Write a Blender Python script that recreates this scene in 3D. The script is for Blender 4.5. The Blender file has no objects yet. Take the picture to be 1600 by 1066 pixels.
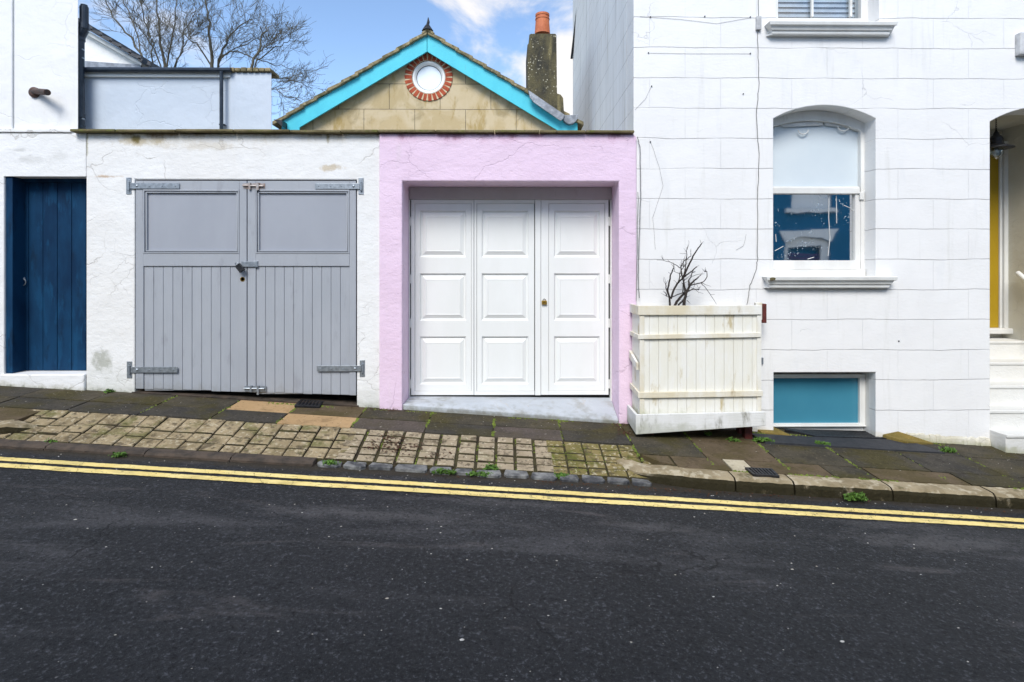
import bpy, bmesh, math, random
from mathutils import Vector, Matrix
from mathutils.geometry import tessellate_polygon
random.seed(7)
R = math.radians
sc = bpy.context.scene
col = sc.collection

# ------------------------------------------------------------------ camera
F = 850.0; HOR = 425.0; TH = 0.01; ZC = 1.575; D = 5.3125
cd = bpy.data.cameras.new("camera"); cam = bpy.data.objects.new("camera", cd); col.objects.link(cam)
cd.sensor_width = 36; cd.lens = 36*F/1600; cd.shift_y = -(533-HOR)/1600; cd.clip_end = 2000
cam.location = (0, 0, ZC); cam.rotation_euler = (R(90), 0, -TH); sc.camera = cam
def ray(px, py):
    u = (px-800)/F; v = (HOR-py)/F
    return Vector((math.sin(TH)+u*math.cos(TH), math.cos(TH)-u*math.sin(TH), v))
def X(px, Y=D): d = ray(px, 425); return d.x/d.y*Y
def Z(py, Y=D, px=800): d = ray(px, py); return ZC+d.z/d.y*Y
def pt(px, py, Y=D): d = ray(px, py); k = Y/d.y; return (d.x*k, Y, ZC+d.z*k)
S = 0.064
CF = .06
def gz(x, y): return 0.169-S*x-CF*(D-y)           # pavement surface
def rz(x, y): return -S*x+0.015*(4.07-max(y, 0.6))-(0.02*(0.6-y) if y < 0.6 else 0)   # road surface
def PV(px, py):                                       # photo point on the pavement plane
    d = ray(px, py); k = (0.169-CF*D-ZC)/(d.z+S*d.x-CF*d.y); return (d.x*k, d.y*k)

# ------------------------------------------------------------------ world, sun, exposure
SUN_EL, SUN_AZ = 45, 194      # azimuth: clockwise from +Y
w = bpy.data.worlds.new("World"); sc.world = w; w.use_nodes = True
nt = w.node_tree; N = nt.nodes; L = nt.links
bg = N["Background"]; bg.inputs[1].default_value = 0.105
sky = N.new("ShaderNodeTexSky"); sky.sky_type = 'NISHITA'; sky.sun_disc = False
sky.sun_elevation = R(SUN_EL); sky.sun_rotation = R(SUN_AZ); sky.air_density = 1.0; sky.dust_density = 0.3; sky.ozone_density = 2.2
tc = N.new("ShaderNodeTexCoord")
nz = N.new("ShaderNodeTexNoise"); nz.inputs["Scale"].default_value = 5.5; nz.inputs["Detail"].default_value = 9; nz.inputs["Roughness"].default_value = .58; nz.inputs["Distortion"].default_value = .3
mp = N.new("ShaderNodeMapping"); mp.inputs["Scale"].default_value = (1, 1, 1.7); L.new(tc.outputs["Generated"], mp.inputs[0]); L.new(mp.outputs[0], nz.inputs["Vector"])
acc = nz.outputs["Fac"]
for (px, py, rad, amp) in [(560, 60, .75, -.10), (905, 110, .12, .27), (830, 150, .11, .20), (740, 5, .10, .13), (660, 0, .05, .10), (705, 50, .025, .10), (240, 30, .14, .16), (400, 150, .10, .12), (560, 60, .12, -.10), (560, 180, .06, -.04), (600, 80, .05, .06), (450, 20, .1, -.1), (790, 60, .05, -.06)]:
    d = ray(px, py).normalized()
    vm = N.new("ShaderNodeVectorMath"); vm.operation = 'DISTANCE'; L.new(tc.outputs["Generated"], vm.inputs[0]); vm.inputs[1].default_value = d
    mr = N.new("ShaderNodeMapRange"); mr.interpolation_type = 'SMOOTHSTEP'; mr.inputs[1].default_value = rad*1.2; mr.inputs[2].default_value = 0; mr.inputs[3].default_value = 0; mr.inputs[4].default_value = amp
    L.new(vm.outputs["Value"], mr.inputs[0])
    ad = N.new("ShaderNodeMath"); L.new(acc, ad.inputs[0]); L.new(mr.outputs[0], ad.inputs[1]); acc = ad.outputs[0]
cm = N.new("ShaderNodeMapRange"); cm.interpolation_type = 'SMOOTHSTEP'; cm.inputs[1].default_value = .45; cm.inputs[2].default_value = .70; cm.inputs[4].default_value = .93
L.new(acc, cm.inputs[0])
mx = N.new("ShaderNodeMix"); mx.data_type = 'RGBA'; L.new(cm.outputs[0], mx.inputs[0]); L.new(sky.outputs[0], mx.inputs[6]); mx.inputs[7].default_value = (4.5, 4.3, 4.1, 1)
L.new(mx.outputs[2], bg.inputs[0])

sd = bpy.data.lights.new("sun", 'SUN'); sd.energy = 1.5; sd.angle = R(27); sd.color = (1, .97, .91)
so = bpy.data.objects.new("sun", sd); col.objects.link(so)
sv = Vector((math.sin(R(SUN_AZ))*math.cos(R(SUN_EL)), math.cos(R(SUN_AZ))*math.cos(R(SUN_EL)), math.sin(R(SUN_EL))))
so.rotation_euler = sv.to_track_quat('Z', 'Y').to_euler(); so.location = (0, -5, 20)
sc.view_settings.view_transform = 'Standard'; sc.view_settings.look = 'None'; sc.view_settings.gamma = 1
sc.view_settings.use_curve_mapping = False; sc.view_settings.exposure = 1.24

# ------------------------------------------------------------------ materials
def lin(c):
    return tuple(((v/255)/12.92 if v/255 < .04045 else (((v/255)+.055)/1.055)**2.4) for v in c)
class MT:
    def __init__(s, name, rough=.7, metal=0.0, spec=.4):
        s.m = bpy.data.materials.new(name); s.m.use_nodes = True; s.nt = s.m.node_tree; s.b = s.nt.nodes["Principled BSDF"]
        s.b.inputs["Roughness"].default_value = rough; s.b.inputs["Metallic"].default_value = metal; s.b.inputs["Specular IOR Level"].default_value = spec
        g = s.nt.nodes.new("ShaderNodeNewGeometry"); s.pos = g.outputs["Position"]; s.c = None; s.h = None
    def n(s, t): return s.nt.nodes.new(t)
    def l(s, a, b): s.nt.links.new(a, b)
    def map(s, sx=1, sy=1, sz=1, off=0, rot=None):
        m = s.n("ShaderNodeMapping"); s.l(s.pos, m.inputs[0]); m.inputs["Scale"].default_value = (sx, sy, sz); m.inputs["Location"].default_value = (off, off*.7, off*.3)
        if rot: m.inputs["Rotation"].default_value = rot
        return m.outputs[0]
    def noise(s, scale, detail=5, rough=.55, stretch=(1, 1, 1), off=0, dist=0, rot=None):
        t = s.n("ShaderNodeTexNoise"); t.inputs["Scale"].default_value = scale; t.inputs["Detail"].default_value = detail; t.inputs["Roughness"].default_value = rough; t.inputs["Distortion"].default_value = dist
        s.l(s.map(*stretch, off=off, rot=rot), t.inputs["Vector"]); return t.outputs["Fac"]
    def ramp(s, v, a, b, lo=0., hi=1.):
        m = s.n("ShaderNodeMapRange"); m.interpolation_type = 'SMOOTHSTEP'; s.l(v, m.inputs[0])
        for i, q in enumerate((a, b, lo, hi)): m.inputs[i+1].default_value = q
        return m.outputs[0]
    def math(s, op, a, b=None):
        m = s.n("ShaderNodeMath"); m.operation = op
        for i, q in enumerate((a, b)):
            if q is None: continue
            if isinstance(q, (int, float)): m.inputs[i].default_value = q
            else: s.l(q, m.inputs[i])
        return m.outputs[0]
    def mix(s, fac, a, b):
        m = s.n("ShaderNodeMix"); m.data_type = 'RGBA'
        for i, q in ((0, fac), (6, a), (7, b)):
            if isinstance(q, (int, float)): m.inputs[i].default_value = q
            elif isinstance(q, tuple): m.inputs[i].default_value = (*q[:3], 1)
            else: s.l(q, m.inputs[i])
        return m.outputs[2]
    def base(s, col1, col2=None, scale=3, lo=.35, hi=.65, stretch=(1, 1, 1), off=0, detail=6):
        s.c = s.mix(s.ramp(s.noise(scale, detail, .6, stretch, off), lo, hi), col1, col2 or col1) if col2 else s.mix(0., col1, col1); return s
    def over(s, c, mask, k=1.0):
        s.c = s.mix(s.math('MULTIPLY', mask, k) if k != 1 else mask, s.c, c); return s
    def stain(s, c, scale, a, b, k=1., stretch=(1, 1, 1), off=0, detail=7, dist=0):
        return s.over(c, s.ramp(s.noise(scale, detail, .62, stretch, off, dist), a, b), k)
    def near_ground(s, c, h0, h1, k=1., scale=6, off=0):      # dirt/moss splashed up the foot of a wall, ragged
        sp = s.n("ShaderNodeSeparateXYZ"); s.l(s.pos, sp.inputs[0])
        hh = s.math('ADD', sp.outputs[2], s.math('MULTIPLY', sp.outputs[0], S))
        hh = s.math('ADD', hh, s.math('MULTIPLY', s.math('SUBTRACT', s.noise(scale, 7, .65, off=off), .5), (h1-h0)*2.6))
        return s.over(c, s.ramp(hh, h1+.169, h0+.169), k)
    def bump(s, v, dist=.01, strength=1.):
        b = s.n("ShaderNodeBump"); b.inputs["Distance"].default_value = dist; b.inputs["Strength"].default_value = strength
        s.l(v, b.inputs["Height"])
        if s.h is not None: s.l(s.h, b.inputs["Normal"])
        s.h = b.outputs[0]; return s
    def cracks(s, c, scale=1.2, wdt=.012, k=.8, off=0, mask=(.5, .62)):
        v = s.n("ShaderNodeTexVoronoi"); v.feature = 'DISTANCE_TO_EDGE'; v.inputs["Scale"].default_value = scale
        nn = s.n("ShaderNodeTexNoise"); nn.inputs["Scale"].default_value = 3; nn.inputs["Detail"].default_value = 6; s.l(s.pos, nn.inputs["Vector"])
        vm = s.n("ShaderNodeVectorMath"); vm.operation = 'MULTIPLY_ADD'; s.l(nn.outputs["Color"], vm.inputs[0]); vm.inputs[1].default_value = (.5, .5, .5); s.l(s.map(1, 1, 1.6, off), vm.inputs[2])
        s.l(vm.outputs[0], v.inputs["Vector"])
        m = s.math('MULTIPLY', s.ramp(v.outputs["Distance"], wdt, 0), s.ramp(s.noise(1.3, 3, off=off+5), *mask))
        s.over(c, m, k); s.bump(s.math('SUBTRACT', 1, m), .004, .6); return s
    def done(s):
        if s.c is not None: s.l(s.c, s.b.inputs["Base Color"])
        if s.h is not None: s.l(s.h, s.b.inputs["Normal"])
        return s.m
M_ = {}
BL = [(X(215), Z(222), .30, .06, (.50, .42, .28), .75), (X(213), Z(219), .05, .05, (.16, .12, .02), .9), (X(134), Z(226), .03, .12, (.20, .18, .04), .8), (X(520), Z(262), .16, .04, (.55, .46, .33), .8), (X(165), Z(277), .20, .02, (.45, .28, .14), .7), (X(160), Z(563), .12, .14, (.22, .23, .16), .6), (X(330), Z(230), .5, .05, (.60, .54, .44), .5), (X(512), Z(214), .03, .08, (.22, .17, .05), .8)]
def stucco(name, c1, c2, crack=(.45, .42, .38), ground=None, rough=.75, fine=.35, off=0, stains=(), cr=1., top=None, blobs=()):
    t = MT(name, rough); t.base(c1, c2, 1.6, off=off)
    t.stain(tuple(v*.93 for v in c1), 9, .55, .75, .6, off=off+3)
    t.stain((.62, .60, .55), 2.2, .60, .78, .35, (1.8, 1.8, .35), off+9)
    for a in stains: t.stain(*a)
    t.bump(t.noise(3.2, 4, .5, off=off), .035, .5); t.bump(t.noise(13, 7, .62, (1, 1, 1.9), off=off), .0075, .75*min(1, fine*2.6)); t.bump(t.noise(75, 3, .6), .005, fine)
    t.cracks(crack, 1.1, .008, .55*cr, off, (.48, .58)); t.cracks(crack, 2.7, .010, .4*cr, off+2, (.55, .63))
    if top:  # band below the coping: its shadow painted into the colour, together with staining
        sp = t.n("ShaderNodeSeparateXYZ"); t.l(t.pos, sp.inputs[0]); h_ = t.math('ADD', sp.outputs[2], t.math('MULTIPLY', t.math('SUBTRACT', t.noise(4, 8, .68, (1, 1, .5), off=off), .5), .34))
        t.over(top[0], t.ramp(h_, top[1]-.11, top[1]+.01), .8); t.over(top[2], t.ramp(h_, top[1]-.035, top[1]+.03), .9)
    for (bx_, bz_, rx_, rz_, bc_, bk_) in blobs:
        vm = t.n("ShaderNodeVectorMath"); vm.operation = 'DISTANCE'; t.l(t.map(1/rx_, 0, 1/rz_), vm.inputs[0]); vm.inputs[1].default_value = (bx_/rx_, 0, bz_/rz_)
        t.over(bc_, t.ramp(t.math('ADD', vm.outputs["Value"], t.math('MULTIPLY', t.math('SUBTRACT', t.noise(9, 8, .7, off=bx_), .5), 3.2)), 1.0, .25), bk_)
    if ground:
        for g in ground: t.near_ground(*g)
    return t.done()
moss = (.075, .085, .02)
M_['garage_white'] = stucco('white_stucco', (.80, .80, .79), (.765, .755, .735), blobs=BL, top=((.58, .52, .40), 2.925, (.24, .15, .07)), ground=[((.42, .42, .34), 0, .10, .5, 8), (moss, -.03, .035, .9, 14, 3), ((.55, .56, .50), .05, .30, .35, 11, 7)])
M_['left_white'] = stucco('white_stucco_old', (.80, .80, .80), (.76, .76, .745), blobs=[(X(45), Z(252), .22, .05, (.48, .48, .46), .35), (X(95), Z(246), .15, .05, (.52, .52, .50), .3), (X(30), Z(236), .15, .02, (.40, .40, .38), .4)], off=4, ground=[((.4, .38, .28), 0, .06, .5, 12), (moss, -.04, .02, .9, 16, 3)])
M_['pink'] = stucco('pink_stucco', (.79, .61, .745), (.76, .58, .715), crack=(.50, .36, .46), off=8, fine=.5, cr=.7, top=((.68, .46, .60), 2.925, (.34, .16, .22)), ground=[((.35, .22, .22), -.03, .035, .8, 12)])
M_['pale'] = stucco('pale_blue_render', (.56, .62, .70), (.53, .595, .675), crack=(.5, .54, .6), off=12, cr=.1, fine=.06)
M_['left_upper'] = stucco('white_wall_paint', (.80, .80, .795), (.78, .78, .77), off=14, cr=.25, fine=.10)
M_['rear_white'] = stucco('cream_render', (.80, .79, .77), (.77, .77, .75), off=15, cr=.1)

def house_mat():
    t = MT('lined_stucco', .7); t.base((.83, .82, .805), (.80, .79, .775), 1.5)
    t.stain((.70, .71, .72), 1.8, .56, .75, .5, (2, 2, .5), 4)
    t.stain((.62, .60, .55), 14, .70, .78, .35, (2, 1, .6), 11)
    t.bump(t.noise(3, 4, .5), .02, .4); t.bump(t.noise(26, 5, .6, (1, 1, 2)), .004, .5); t.bump(t.noise(160, 2), .001, .3)
    sp = t.n("ShaderNodeSeparateXYZ"); t.l(t.pos, sp.inputs[0])
    cx = t.n("ShaderNodeCombineXYZ"); wob = t.math('MULTIPLY', t.math('SUBTRACT', t.noise(2.2, 4), .5), .035)
    t.l(sp.outputs[0], cx.inputs[0]); t.l(t.math('ADD', t.math('ADD', sp.outputs[2], .083), wob), cx.inputs[1])
    br = t.n("ShaderNodeTexBrick"); t.l(cx.outputs[0], br.inputs["Vector"]); br.inputs["Scale"].default_value = 1
    br.inputs["Brick Width"].default_value = .70; br.inputs["Row Height"].default_value = .2965; br.inputs["Mortar Size"].default_value = .0028; br.inputs["Mortar Smooth"].default_value = .15
    # vertical joints are fainter than the courses
    fr = t.math('MODULO', t.math('ADD', t.math('ADD', t.math('ADD', sp.outputs[2], .083), wob), 29.65), .2965)
    hor = t.math('MAXIMUM', t.ramp(fr, .0045, .001), t.ramp(fr, .292, .2955))
    ms = t.ramp(t.noise(1.7, 4, off=6), .33, .52, .25, 1)
    vert = t.math('MULTIPLY', br.outputs["Fac"], .35)
    m = t.math('MULTIPLY', t.math('MAXIMUM', hor, vert), ms)
    t.over((.27, .27, .27), m, .34); t.bump(t.math('SUBTRACT', 1, m), .008, .9)
    t.stain((.60, .59, .54), 5, .56, .74, .32, (2.2, 2, .22), 17, 9)
    t.cracks((.45, .45, .45), 1.0, .005, .3, 3, (.55, .62))
    t.near_ground((.62, .56, .40), .0, .07, .55, 9, 2)
    return t.done()
M_['house'] = house_mat()
def side_mat():
    t = MT('weathered_side_stucco', .75); t.base((.82, .82, .81), (.78, .78, .77), 2, stretch=(1, 3, .3))
    t.stain((.36, .37, .37), 2.4, .54, .74, .7, (1, 5, .16), 3, 9); t.stain((.45, .40, .33), 5, .52, .72, .6, (1, 5, .2), 8)
    sp = t.n("ShaderNodeSeparateXYZ"); t.l(t.pos, sp.inputs[0])
    fr = t.math('MODULO', t.math('ADD', sp.outputs[2], 29.65+.083), .2965)
    m = t.math('MAXIMUM', t.ramp(fr, .0045, .001), t.ramp(fr, .292, .2955)); m = t.math('MULTIPLY', m, t.ramp(t.noise(1.5, 3), .3, .5, .3, 1))
    t.over((.25, .24, .22), m, .8); t.bump(t.noise(20, 5), .005, .5); return t.done()
M_['side'] = side_mat()
def stone_mat():
    t = MT('sandstone_blocks', .85)
    sp = t.n("ShaderNodeSeparateXYZ"); t.l(t.pos, sp.inputs[0]); cx = t.n("ShaderNodeCombineXYZ")
    t.l(t.math('ADD', sp.outputs[0], .23), cx.inputs[0]); t.l(t.math('ADD', sp.outputs[2], -3.59+.0), cx.inputs[1])
    br = t.n("ShaderNodeTexBrick"); t.l(cx.outputs[0], br.inputs["Vector"]); br.inputs["Scale"].default_value = 1
    br.inputs["Brick Width"].default_value = .745; br.inputs["Row Height"].default_value = .372; br.inputs["Mortar Size"].default_value = .004; br.inputs["Mortar Smooth"].default_value = .2
    br.inputs["Color1"].default_value = (.50, .39, .22, 1); br.inputs["Color2"].default_value = (.45, .35, .19, 1)
    t.c = br.outputs["Color"]
    t.stain((.57, .47, .31), 2.2, .42, .62, .8, off=2, dist=1); t.stain((.27, .21, .10), 3.5, .55, .72, .7, (1, 1, .6), 6, 8, .8); t.stain((.34, .23, .06), 4.5, .56, .7, .7, (1.5, 1, .5), 9)
    t.stain((.22, .19, .13), 9, .6, .75, .5, off=13, dist=1.5)
    t.over((.12, .10, .06), br.outputs["Fac"], .8)
    t.bump(t.math('SUBTRACT', 1, br.outputs["Fac"]), .006, .8); t.bump(t.noise(25, 6), .006, .5); return t.done()
M_['stone'] = stone_mat()
def wood(name, c1, c2, rough=.5, grain=(14, 14, .9), bumpd=.0015, wear=None, dirt=None, ground=None, spec=.4):
    t = MT(name, rough, spec=spec); t.base(c1, c2, 2.5, off=len(name), stretch=(1.5, 1, .6))
    if wear: t.stain(wear[0], 6, wear[1], wear[1]+.1, wear[2], (2, 1, .5), 7, 8)
    if dirt: t.stain(dirt[0], 5, dirt[1], dirt[1]+.14, dirt[2], (1.6, 1.6, .5), 3, 8)
    if ground: t.near_ground(*ground)
    t.bump(t.noise(9, 6, .6, grain), bumpd, .7); t.bump(t.noise(3, 3), .006, .25); return t.done()
M_['blue'] = wood('blue_door_paint', (.0022, .022, .062), (.0045, .040, .100), .7, wear=((.006, .055, .13), .54, .7), dirt=((.003, .014, .035), .55, .7), spec=.15)
M_['grey'] = wood('grey_door_paint', (.365, .385, .42), (.34, .36, .395), .5, dirt=((.27, .28, .31), .57, .6), wear=((.50, .51, .53), .70, .6), ground=((.22, .22, .20), .0, .16, .5, 7, 5), bumpd=.0025)
M_['greyp'] = wood('grey_panel_paint', (.34, .36, .405), (.32, .34, .385), .55, grain=(2, 14, 14), bumpd=.0008)
M_['whited'] = wood('white_door_paint', (.82, .83, .81), (.79, .80, .775), .35, bumpd=.0006, dirt=((.66, .65, .60), .66, .45))
M_['frame'] = wood('old_white_frame_paint', (.78, .78, .75), (.68, .67, .64), .5, dirt=((.42, .39, .33), .62, .6))
M_['header'] = wood('grey_header_paint', (.50, .47, .47), (.46, .43, .42), .6, grain=(.9, 14, 14), dirt=((.30, .26, .25), .58, .5))
M_['cyan'] = wood('turquoise_paint', (.055, .50, .62), (.07, .55, .66), .5, grain=(2, 2, 9), dirt=((.10, .36, .42), .66, .6), wear=((.2, .62, .70), .66, .4))
M_['yellow'] = wood('mustard_door_paint', (.42, .27, .012), (.38, .24, .01), .4)
M_['plant'] = wood('weathered_white_planter', (.81, .80, .745), (.77, .75, .66), .75, dirt=((.44, .34, .14), .57, .8), wear=((.80, .79, .75), .50, .6), ground=((.26, .28, .08), .10, .26, .6, 9, 3), bumpd=.003)
M_['plantr'] = wood('planter_rail_paint', (.79, .78, .73), (.66, .59, .43), .75, grain=(.9, 14, 14), dirt=((.33, .24, .10), .60, .8), ground=((.24, .26, .07), .12, .30, .5, 9, 3), bumpd=.003)
M_['plantb'] = wood('planter_base_paint', (.76, .76, .75), (.66, .66, .63), .75, grain=(.7, 14, 14), dirt=((.18, .17, .12), .55, .8), wear=((.45, .43, .38), .60, .5), ground=((.30, .31, .20), .06, .16, .45, 9, 3), bumpd=.004)
def simple(name, c, rough=.5, metal=0., c2=None, sc_=8, bump=0, bs=60, spec=.4):
    t = MT(name, rough, metal, spec); t.base(c, c2 or tuple(v*.8 for v in c), sc_)
    if bump: t.bump(t.noise(bs, 5), bump, .8)
    return t.done()
M_['galv'] = simple('galvanised_steel', (.42, .46, .50), .42, .75, (.28, .31, .34), 30)
M_['rustgalv'] = simple('rusty_bolt_steel', (.42, .40, .39), .5, .5, (.30, .23, .20), 25)
M_['brass'] = simple('brass', (.55, .34, .06), .35, .8, (.25, .15, .04), 40)
M_['iron'] = simple('black_iron', (.018, .019, .022), .45, .3, (.04, .04, .045), 30, .002)
M_['plastic'] = simple('black_pipe_paint', (.014, .022, .035), .3, 0, (.03, .042, .06), 12)
M_['rustpipe'] = simple('rusty_pipe', (.05, .04, .037), .6, .2, (.11, .06, .045), 30, .003)
M_['lead'] = simple('lead', (.30, .32, .35), .45, .5, (.18, .19, .21), 9, .004, 30)
M_['terra'] = simple('terracotta', (.52, .16, .07), .7, 0, (.42, .12, .05), 9, .002)
M_['brick'] = simple('red_brick', (.42, .085, .035), .85, 0, (.28, .05, .02), 14, .004, 50)
M_['mortar'] = simple('pale_mortar', (.62, .52, .34), .9, 0, (.5, .40, .25), 20, .003)
M_['dark'] = simple('dark_interior', (.01, .01, .012), .9)
M_['rubber'] = simple('black_mat', (.022, .023, .027), .75, 0, (.035, .036, .04), 12, .004, 80)
M_['redblock'] = simple('dark_red_paint', (.13, .025, .02), .7, 0, (.08, .02, .015), 20)
M_['cable'] = simple('dirty_cable', (.22, .21, .20), .6, 0, (.10, .10, .10), 9)
M_['wcable'] = simple('white_cable', (.62, .62, .62), .6, 0, (.4, .4, .4), 9)
M_['soil'] = simple('soil', (.03, .022, .014), .95, 0, (.05, .04, .02), 20, .02, 30)
M_['bark'] = simple('grey_bark', (.12, .11, .085), .9, 0, (.07, .065, .05), 6, .01, 20)
M_['deadwood'] = simple('dead_wood', (.022, .017, .015), .85, 0, (.04, .03, .025), 30, .004)
M_['leafg'] = simple('weed_green', (.10, .20, .025), .8, 0, (.045, .10, .012), 25)
M_['mossy'] = simple('moss', (.16, .21, .030), .95, 0, (.085, .11, .016), 12, .01, 60)
M_['litter'] = simple('dead_leaf', (.10, .045, .02), .85, 0, (.05, .02, .01), 40)
M_['pebble'] = simple('pale_grit', (.60, .58, .54), .8, 0, (.40, .36, .30), 9)
M_['teal'] = simple('teal_board', (.055, .235, .33), .18, 0, (.045, .205, .295), 1.2)
M_['slat'] = simple('blind_slat', (.62, .66, .70), .4)
M_['blind'] = simple('frosted_film', (.66, .72, .75), .25, 0, (.61, .68, .72), 1.0)
M_['tape'] = simple('peeling_tape', (.75, .75, .72), .5)
M_['bluewall'] = simple('blue_house_render', (.010, .15, .30), .8, 0, (.010, .14, .27), 2)
M_['whitewall'] = simple('cream_house_render', (.88, .88, .86), .8, 0, (.85, .85, .83), 2)
M_['purple'] = simple('plum_shutter', (.10, .09, .22), .5)
def roofm():
    t = MT('mossy_stone_slate', .9); t.base((.30, .24, .13), (.13, .11, .06), 9); t.stain((.40, .34, .20), 16, .55, .65, .8, off=4); t.stain((.07, .075, .02), 7, .55, .68, .8, off=8)
    t.bump(t.noise(30, 6), .01, .8); return t.done()
M_['slate'] = roofm()
M_['dslate'] = simple('dark_slate', (.035, .038, .045), .6, 0, (.07, .07, .075), 14, .01, 20)
def chim():
    t = MT('mossy_roughcast', .95); t.base((.11, .095, .05), (.04, .038, .030), 7, stretch=(1, 1, .5)); t.stain((.22, .185, .09), 5, .55, .7, .8, (2, 2, .4), 5)
    v = t.n("ShaderNodeTexVoronoi"); v.inputs["Scale"].default_value = 26; t.l(t.pos, v.inputs["Vector"])
    t.over((.55, .52, .40), t.math('MULTIPLY', t.ramp(v.outputs["Distance"], .26, .16), t.ramp(t.noise(5, 4, off=3), .45, .6)), .9)
    t.bump(t.noise(45, 6), .02, .8); return t.done()
M_['chimney'] = chim()
def copm():
    t = MT('mossy_coping', .9); t.base((.20, .165, .085), (.11, .09, .04), 5); t.stain((.13, .14, .03), 9, .5, .65, .8, off=3); t.stain((.03, .025, .02), 14, .6, .7, .7, off=8); t.bump(t.noise(35, 6), .01, .8); return t.done()
M_['coping'] = copm()
def asphalt():
    t = MT('asphalt', .66, spec=.22); t.base((.0185, .0195, .0215), (.025, .026, .0285), 1.1)
    t.stain((.075, .073, .076), 1.2, .50, .70, .75, (.45, 2.2, 1), 5, 10, .4)
    t.stain((.17, .15, .145), 2.2, .58, .76, .55, (.45, 1.9, 1), 14, 12, .6)
    t.stain((.014, .015, .017), 2.5, .56, .75, .7, (1, 1, 1), 22)
    for (a_, b_, rx_, ry_, k_) in ((1440, 862, .75, .16, .55), (1380, 835, .5, .10, .4), (640, 822, .9, .13, .45), (500, 815, .5, .12, .35), (1010, 838, .5, .10, .45), (800, 800, .9, .09, .35), (1150, 810, .6, .07, .3)):
        d_ = ray(a_, b_); k2_ = -ZC/(d_.z+S*d_.x+.015*d_.y); cx_, cy_ = d_.x*k2_, d_.y*k2_
        vm = t.n("ShaderNodeVectorMath"); vm.operation = 'DISTANCE'; t.l(t.map(1/rx_, 1/ry_, 0), vm.inputs[0]); vm.inputs[1].default_value = (cx_/rx_, cy_/ry_, 0)
        t.over((.125, .118, .118), t.ramp(t.math('ADD', vm.outputs["Value"], t.math('MULTIPLY', t.math('SUBTRACT', t.noise(5, 10, .75, (1, 2.6, 1), off=cx_), .5), 4.0)), 1.1, -.1), k_)
    g1 = t.noise(48, 5, .78); g2 = t.noise(120, 2, .6, off=3)
    t.over((.115, .118, .13), t.ramp(g1, .54, .66), .8); t.over((.004, .004, .005), t.ramp(g1, .47, .36), .9); t.over((.15, .15, .16), t.ramp(g2, .64, .72), .45)
    v2 = t.n("ShaderNodeTexVoronoi"); v2.inputs["Scale"].default_value = 30; t.l(t.pos, v2.inputs["Vector"]); sp2 = t.n("ShaderNodeSeparateXYZ"); t.l(v2.outputs["Color"], sp2.inputs[0])
    t.over((.36, .35, .34), t.math('MULTIPLY', t.ramp(v2.outputs["Distance"], .17, .08), t.ramp(sp2.outputs[0], .975, .98)), .8)
    spy = t.n('ShaderNodeSeparateXYZ'); t.l(t.pos, spy.inputs[0]); gy = t.math('ADD', spy.outputs[1], t.math('MULTIPLY', t.math('SUBTRACT', t.noise(7, 8, .7, off=31), .5), .22)); t.over((.050, .040, .026), t.ramp(gy, 4.02, 4.13), .8)
    t.cracks((.006, .006, .007), .55, .006, .8, 7, (.50, .58))
    t.bump(g1, .014, 1.); t.bump(t.noise(26, 4, .6), .014, .6); t.bump(t.noise(1.6, 3), .04, .5); return t.done()
M_['asphalt'] = asphalt()
def yel():
    t = MT('yellow_road_paint', .6, spec=.2); t.base((.90, .72, .29), (.82, .63, .22), 5); t.stain((.72, .58, .22), 7, .5, .65, .6, off=3)
    t.stain((.16, .13, .07), 34, .60, .68, .75, off=8); t.stain((.45, .34, .12), 3.2, .52, .68, .5, (1, 2, 1), off=12, detail=9); t.cracks((.07, .055, .03), 5, .01, .8, 2, (.35, .45)); t.bump(t.noise(120, 4), .003, .6); return t.done()
M_['yel'] = yel()
def slab(name, c1, c2, mossk=.6, k2=.5):
    t = MT(name, .9, spec=.12); t.base(c1, c2, 3.5, off=len(name)); t.stain(tuple(v*.5 for v in c1), 5, .52, .7, .6, off=6)
    t.stain((.060, .050, .012), 3, .44, .62, mossk, off=3, detail=9); t.stain(tuple(min(1, v*2.4) for v in c1), 48, .58, .68, k2, off=9, detail=4); t.stain(tuple(v*.35 for v in c1), 34, .57, .66, .6, off=19, detail=4); t.stain((.5, .47, .4), 22, .745, .76, .8, off=1, detail=2)
    t.bump(t.noise(90, 5, .7), .003, .9); t.bump(t.noise(7, 4), .012, .5); return t.done()
M_['slabd'] = slab('dark_paving_slab', (.078, .066, .046), (.050, .045, .034), .65)
M_['slabg'] = slab('grey_paving_slab', (.062, .055, .045), (.042, .039, .034), .5)
M_['slabb'] = slab('brown_paving_slab', (.125, .092, .058), (.10, .075, .045), .5, .2)
M_['slabp'] = slab('pinkish_paving_slab', (.10, .080, .068), (.08, .066, .055), .25)
M_['slabt'] = slab('new_tan_slab', (.44, .29, .15), (.40, .26, .13), .05, .05)
M_['slabc'] = slab('cream_slab', (.50, .44, .32), (.42, .36, .25), .1, .1)
def setts(name, c1, c2, mk):
    t = MT(name, .92, spec=.12); t.base(c1, c2, 6, off=len(name)); t.stain((.66, .58, .42), 30, .54, .64, .6, off=4, detail=9); t.stain((.07, .055, .035), 22, .55, .64, .7, off=17, detail=6); t.stain((.09, .07, .045), 9, .54, .66, .75, off=7, detail=10); t.stain((.11, .12, .025), 4, .52, .66, mk, off=2)
    t.bump(t.noise(40, 8, .7), .022, .9); return t.done()
M_['sett1'] = setts('rough_clay_block', (.42, .33, .20), (.27, .21, .12), .6)
M_['sett2'] = setts('concrete_block_paver', (.42, .34, .235), (.33, .265, .175), .25)
M_['sett3'] = setts('mossy_block_paver', (.27, .21, .09), (.19, .16, .055), .85)
M_['bed'] = simple('mossy_joint', (.060, .052, .020), .95, 0, (.028, .020, .010), 9, .01, 50)
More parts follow.
